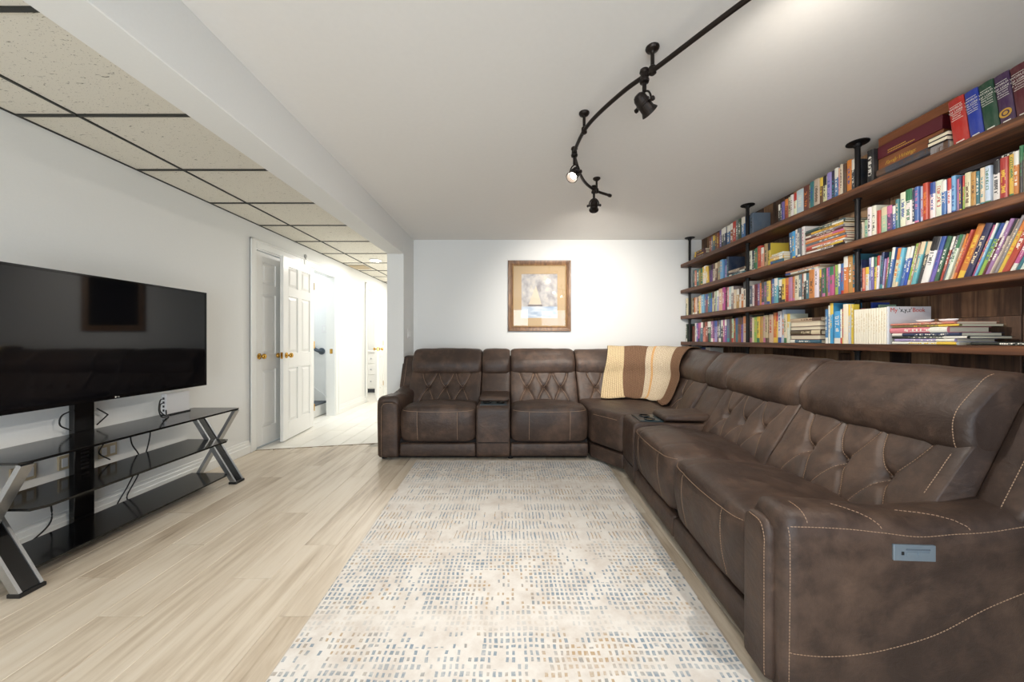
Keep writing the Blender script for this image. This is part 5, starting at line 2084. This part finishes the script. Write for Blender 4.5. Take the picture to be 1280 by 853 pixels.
# ---- third shelf
run(2, 'A', 857.1, [(858.0, .215, 'dark green', 'c'), (859.0, .22, 'cream', 'd')], xs=2.20, start=1)
k = run(2, 'A', 866, [(867.6, .21, 'brown', 'w'), (869.4, .215, 'orange', 'c'), (871.2, .215, 'peach', 'w'), (873, .20, 'dark grey', 'w'), (874.8, .22, 'yellow', 'c', -3), (876.8, .225, 'cream', 'o', -3), (880.4, .225, 'light blue', 'w', -3), (882, .222, 'slate', 'w'), (884, .225, 'rust', 'b'), (886.4, .228, 'teal', 'w'), (889, .228, 'blue', 'g'), (892, .235, 'beige', 'd'), (894, .232, 'purple', 'w'), (896, .232, 'pale green', 'b'), (898.2, .235, 'lavender', 'w'),
                      (903, .248, 'peach', 'w'), (906, .252, 'magenta', 'w'), (908.2, .252, 'maroon', 'p'), (910.2, .245, 'pink', 'w'), (914, .245, 'pale blue', 'w'), (917, .242, 'grey', 'w'), (919.4, .205, 'cream', 'o'), (923, .205, 'gold', 'w'), (925.4, .205, 'ivory', 'd'), (928.8, .205, 'orange', 'w'), (932.6, .262, 'white', 'k')], start=3)
k = run(2, 'B', 937, [(939.6, .205, 'slate', 'w'), (942.4, .21, 'white', 'k'), (946, .212, 'dark red', 'k'), (948.8, .212, 'violet', 'w'), (951.7, .212, 'orange', 'r'), (955, .212, 'dark grey', 'p'), (958.6, .214, 'slate', 'p'), (962.6, .215, 'yellow', 'b'), (965.2, .218, 'purple', 'o'), (968, .222, 'blue', 'w'), (972.4, .222, 'aqua', 'w'), (977, .205, 'black', 'w'), (981, .205, 'yellow', 'k'), (985.6, .205, 'red', 'o'), (990, .205, 'mauve', 'p'), (993, .205, 'orange', 'p'), (998, .205, 'cream', 'k'),
                      (1001.4, .21, 'slate', 'w'), (1004.2, .21, 'salmon', 'w'), (1007.5, .208, 'black', 'w'), (1011, .208, 'teal', 'w'), (1018, .225, 'orange', 'd'), (1023, .225, 'white', 'd'), (1025.5, .215, 'brown', 'y'), (1028, .215, 'purple', 'g'), (1031.4, .215, 'green', 'p'), (1034.2, .215, 'olive', 'p'), (1037, .215, 'violet', 'p'), (1042, .215, 'magenta', 'g'), (1047, .22, 'lime', 'b'), (1050.2, .22, 'blue', 'w'), (1053.6, .22, 'blue', 'r'), (1059, .262, 'orange', 'w', 0, .15), (1064.4, .262, 'gold', 'w'), (1068.4, .265, 'teal', 'o')])
stack(2, 'B', yof(981, 2.245), [(0.30, 0.017, 0.15, 'ivory', 'b', 0.0), (0.31, 0.017, 0.16, 'salmon', 'w', 0.0)], xs=2.25, z0=SHELF_Z[2] + 0.226, where='across the book tops of the third shelf, middle bay')
k = run(2, 'C', 1075, [(1077, .215, 'navy', 'w'), (1080, .16, 'salmon', 'r'), (1085.2, .162, 'white', 'y'), (1088.8, .215, 'lavender', 'b'), (1092, .215, 'violet', 'w'), (1095.4, .212, 'yellow', 'g'), (1098.6, .215, 'white', 'r', 2), (1102, .23, 'navy', 't', 4), (1103.6, .19, 'lavender', 'w', 5), (1106.4, .195, 'rust', 'p', 6), (1108.4, .225, 'green', 'w', 6), (1112.2, .245, 'blue', 'w', 8), (1117.8, .235, 'cream', 'o', 9), (1121.8, .23, 'light blue', 'c', 10), (1126.6, .23, 'blue', 'w', 11), (1131, .23, 'royal blue', 'w', 11), (1135.4, .24, 'lime', 'c', 12), (1138.2, .24, 'tan', 'w', 12),
                       (1144, .24, 'aqua', 'c', 13), (1150.4, .235, 'dark grey', 'c', 13), (1160, .25, 'white', 'k', 14), (1166, .245, 'violet', 'b', 14), (1171.4, .24, 'green', 'w', 15), (1175, .235, 'red', 'w', 15), (1179.8, .235, 'slate', 'w', 16), (1184.6, .235, 'white', 'g', 16), (1189, .235, 'peach', 'o', 17), (1193, .25, 'red', 'o', 18),
                       (1203, .268, 'orange', 'y', 18), (1212, .262, 'navy', 'c', 19), (1215.2, .25, 'magenta', 'y', 19), (1218.6, .255, 'light blue', 'w', 19), (1225, .25, 'lime', 'b', 20), (1229, .255, 'dark red', 'w', 20), (1235.4, .26, 'mauve', 'w', 20), (1238.4, .255, 'cream', 'k', 21), (1243.4, .268, 'grey', 'c', 21), (1250.4, .268, 'yellow', 'o', 21), (1260, .265, 'red', 'w', 22), (1267, .262, 'magenta', 'w', 22), (1272.6, .25, 'teal', 'k', 22), (1281, .25, 'white', 'k', 22), (1291, .255, 'blue', 'w', 22), (1303, .25, 'orange', 'w', 22), (1316, .25, 'lime', 'w', 22), (1328, .25, 'purple', 'w', 22), (1344, .255, 'cream', 'r', 22), (1360, .25, 'light blue', 'w', 22), (1376, .25, 'red', 'w', 22)])

# ---- fourth shelf
run(3, 'A', 857.1, [(858.0, .22, 'dark grey', 'w'), (859.0, .22, 'dark green', 'w')], xs=2.20, start=1)
k = run(3, 'A', 865.4, [(868.2, .19, 'dark red', 'k'), (870, .225, 'white', 'g'), (872, .22, 'violet', 'w'), (874.2, .225, 'magenta', 'k'), (876, .225, 'slate', 'p'), (878.2, .228, 'teal', 'w'), (881, .23, 'salmon', 'd'), (884, .23, 'rust', 'w'), (886, .23, 'black', 'w'), (888, .23, 'green', 'w'), (890.8, .232, 'mauve', 'w'), (893, .232, 'purple', 'p'), (895.8, .232, 'lavender', 'b'), (898, .232, 'brown', 'w'), (900.8, .235, 'slate', 'w'), (903.6, .235, 'dark grey', 'w'),
                        (905.6, .236, 'magenta', 'w'), (908, .236, 'violet', 'w'), (911, .236, 'slate', 't'), (914, .238, 'brown', 'd'), (916, .238, 'pale green', 'r'), (918.4, .238, 'rust', 'y'), (922.4, .24, 'teal', 'b'), (926, .242, 'rust', 'd'), (928.2, .24, 'violet', 'd'), (934, .25, 'peach', 'o')], start=3)
k = run(3, 'B', 936.2, [(940, .255, 'dark grey', 'p'), (942.4, .23, 'cream', 'w'), (946, .232, 'lime', 'y'), (949.5, .235, 'yellow', 'g'), (953, .235, 'gold', 'o'), (956, .24, 'beige', 'p'), (959, .24, 'beige', 'd'), (961.5, .238, 'tan', 'd'), (966, .242, 'peach', 'r'), (970, .255, 'orange', 'y'), (971.6, .25, 'yellow', 'r'), (976, .262, 'white', 'b'), (980, .272, 'pale blue', 'o', 0, .225), (983.2, .235, 'cream', 'g'), (986.8, .235, 'white', 'y')])
zf = stack(3, 'B', yof(987.6, 2.20), [(0.27, .026, .18, 'teal', 'w', 0.0), (0.27, .036, .18, 'dark red', 'c', 0.0), (0.27, .034, .18, 'brown', 'c', 0.0), (0.27, .030, .18, 'maroon', 'c', 0.0), (0.27, .036, .18, 'cream', 'd', 0.0), (0.28, .026, .18, 'beige', 'd', 0.0)], xs=2.20, where='stack between upright rows, middle bay, fourth shelf', fore=(1, 3, 4))
k = run(3, 'B', 1031.2, [(1034.4, .235, 'blue', 'w'), (1037, .26, 'white', 'b'), (1041, .274, 'bright blue', 'y', 0, .2)], xs=2.18, start=k)
k = run(3, 'B', 1041.2, [(1050.5, .215, 'bright blue', 'w', 0, .17), (1052.4, .225, 'ivory', 'r'), (1054.6, .23, 'red', 'y'), (1060.6, .255, 'ivory', 'w', 0, .041), (1063.4, .25, 'pale blue', 'y', 0, .04), (1066, .25, 'yellow', 'w', 0, .04)], xs=2.165, start=k)
# matching white set, in front of the middle post
xs = 2.15
for q in range(13):
    y1 = yof(1066.8, xs) - q * 0.0148
    o = book((xs, y1 - 0.0074, SHELF_Z[3] + .0006), 0.212, 0.0142, 0.045 if 1 <= q <= 5 else 0.15, 'ivory', 'c', 'slim ivory volume, %s from left of the thirteen matching ones on fourth shelf' % ORD[q + 1], 'matching ivory volumes on the fourth shelf', style=0.1, jit=False)
yx = yof(1066.8, xs) - 13 * 0.0148
xyz = book((xs, yx - 0.0065, SHELF_Z[3] + .0006), 0.215, 0.011, 0.245, (214, 214, 216), 'w', 'white picture book titled in red and black letters, front towards the camera', 'books standing on the fourth shelf', style=0.1, jit=False)
for tx, x_, mt in (('My', 0.012, 'red_print'), ("'x,y,z'", 0.062, 'black_print'), ('Book', 0.138, 'red_print')):
    on_book(xyz, 'title_lettering', tx, 0.034, x_, 0.184, M[mt], 'LEFT')
# tall books seen behind the ivory set
o = book((2.30, yof(1089, 2.30), SHELF_Z[3] + .0006), 0.262, 0.012, 0.11, 'royal blue', 'k', 'tall blue book standing at the back behind the ivory set', 'books standing on the fourth shelf', style=0.1)
o = book((2.305, yof(1088, 2.305) - 0.05, SHELF_Z[3] + .0006), 0.245, 0.010, 0.105, 'pale green', 'b', 'pale green and blue picture book rising behind the ivory set', 'books standing on the fourth shelf', style=0.1)
# flat picture books in front of the x, y, z book
fl_ = [(0.29, .015, .20, 'white', 'y', 0.0), (0.27, .016, .21, 'lavender', 'w', 0.012), (0.33, .013, .23, 'black', 'w', 0.0), (0.30, .017, .22, 'navy', 'w', 0.0), (0.265, .030, .22, 'pink', 'w', -0.012), (0.30, .012, .23, 'olive', 'y', 0.0), (0.29, .013, .22, 'salmon', 'c', -0.008)]
zf = stack(3, 'C', yx - 0.028, fl_, xs=2.155, where='picture book stack, near bay, fourth shelf')
for q, lab in ((0, 'left white oval dish lying on the flat picture book stack'), (1, 'right white oval dish lying on the flat picture book stack')):
    bm = bmesh.new()
    lathe(bm, (0, 0, 0), (0, 0, 1), [(0.012, 0.0), (0.026, 0.006), (0.030, 0.014), (0.028, 0.0145), (0.020, 0.008), (0.001, 0.006)], 24)
    o = link('oval_dish', bm, M['white_plastic'], None, smooth=True)
    o.location = (2.20 + 0.02 * q, yx - 0.15 - 0.085 * q, zf + 0.0005)
    o.scale = (0.8, 1.3, 1.0)
    tag(o, lab, 'dish', 'oval dishes on the fourth shelf')
book((2.17, yof(1212, 2.165), SHELF_Z[3] + .0006 + 0.008), 0.26, 0.015, 0.18, 'black', 'w', 'flat black folder lying alone toward the camera on fourth shelf', 'books lying flat', rot=(PI / 2, 0, 0), style=0.1)
# ---- fifth shelf, its tops just showing over the sofa back
k = run(4, 'A', 850, [(853.5, .262, 'purple', 'w', 0, .10), (857, .27, 'teal', 'w', 0, .10), (861, .26, 'red', 'w', 0, .10)], xs=2.10)
run(4, 'A', 868.5, [(872, .265, 'blue', 'w'), (876, .262, 'teal', 'y'), (882, .26, 'pale blue', 'b'), (888, .262, 'white', 'g', 0, .15)], xs=2.245, start=k)
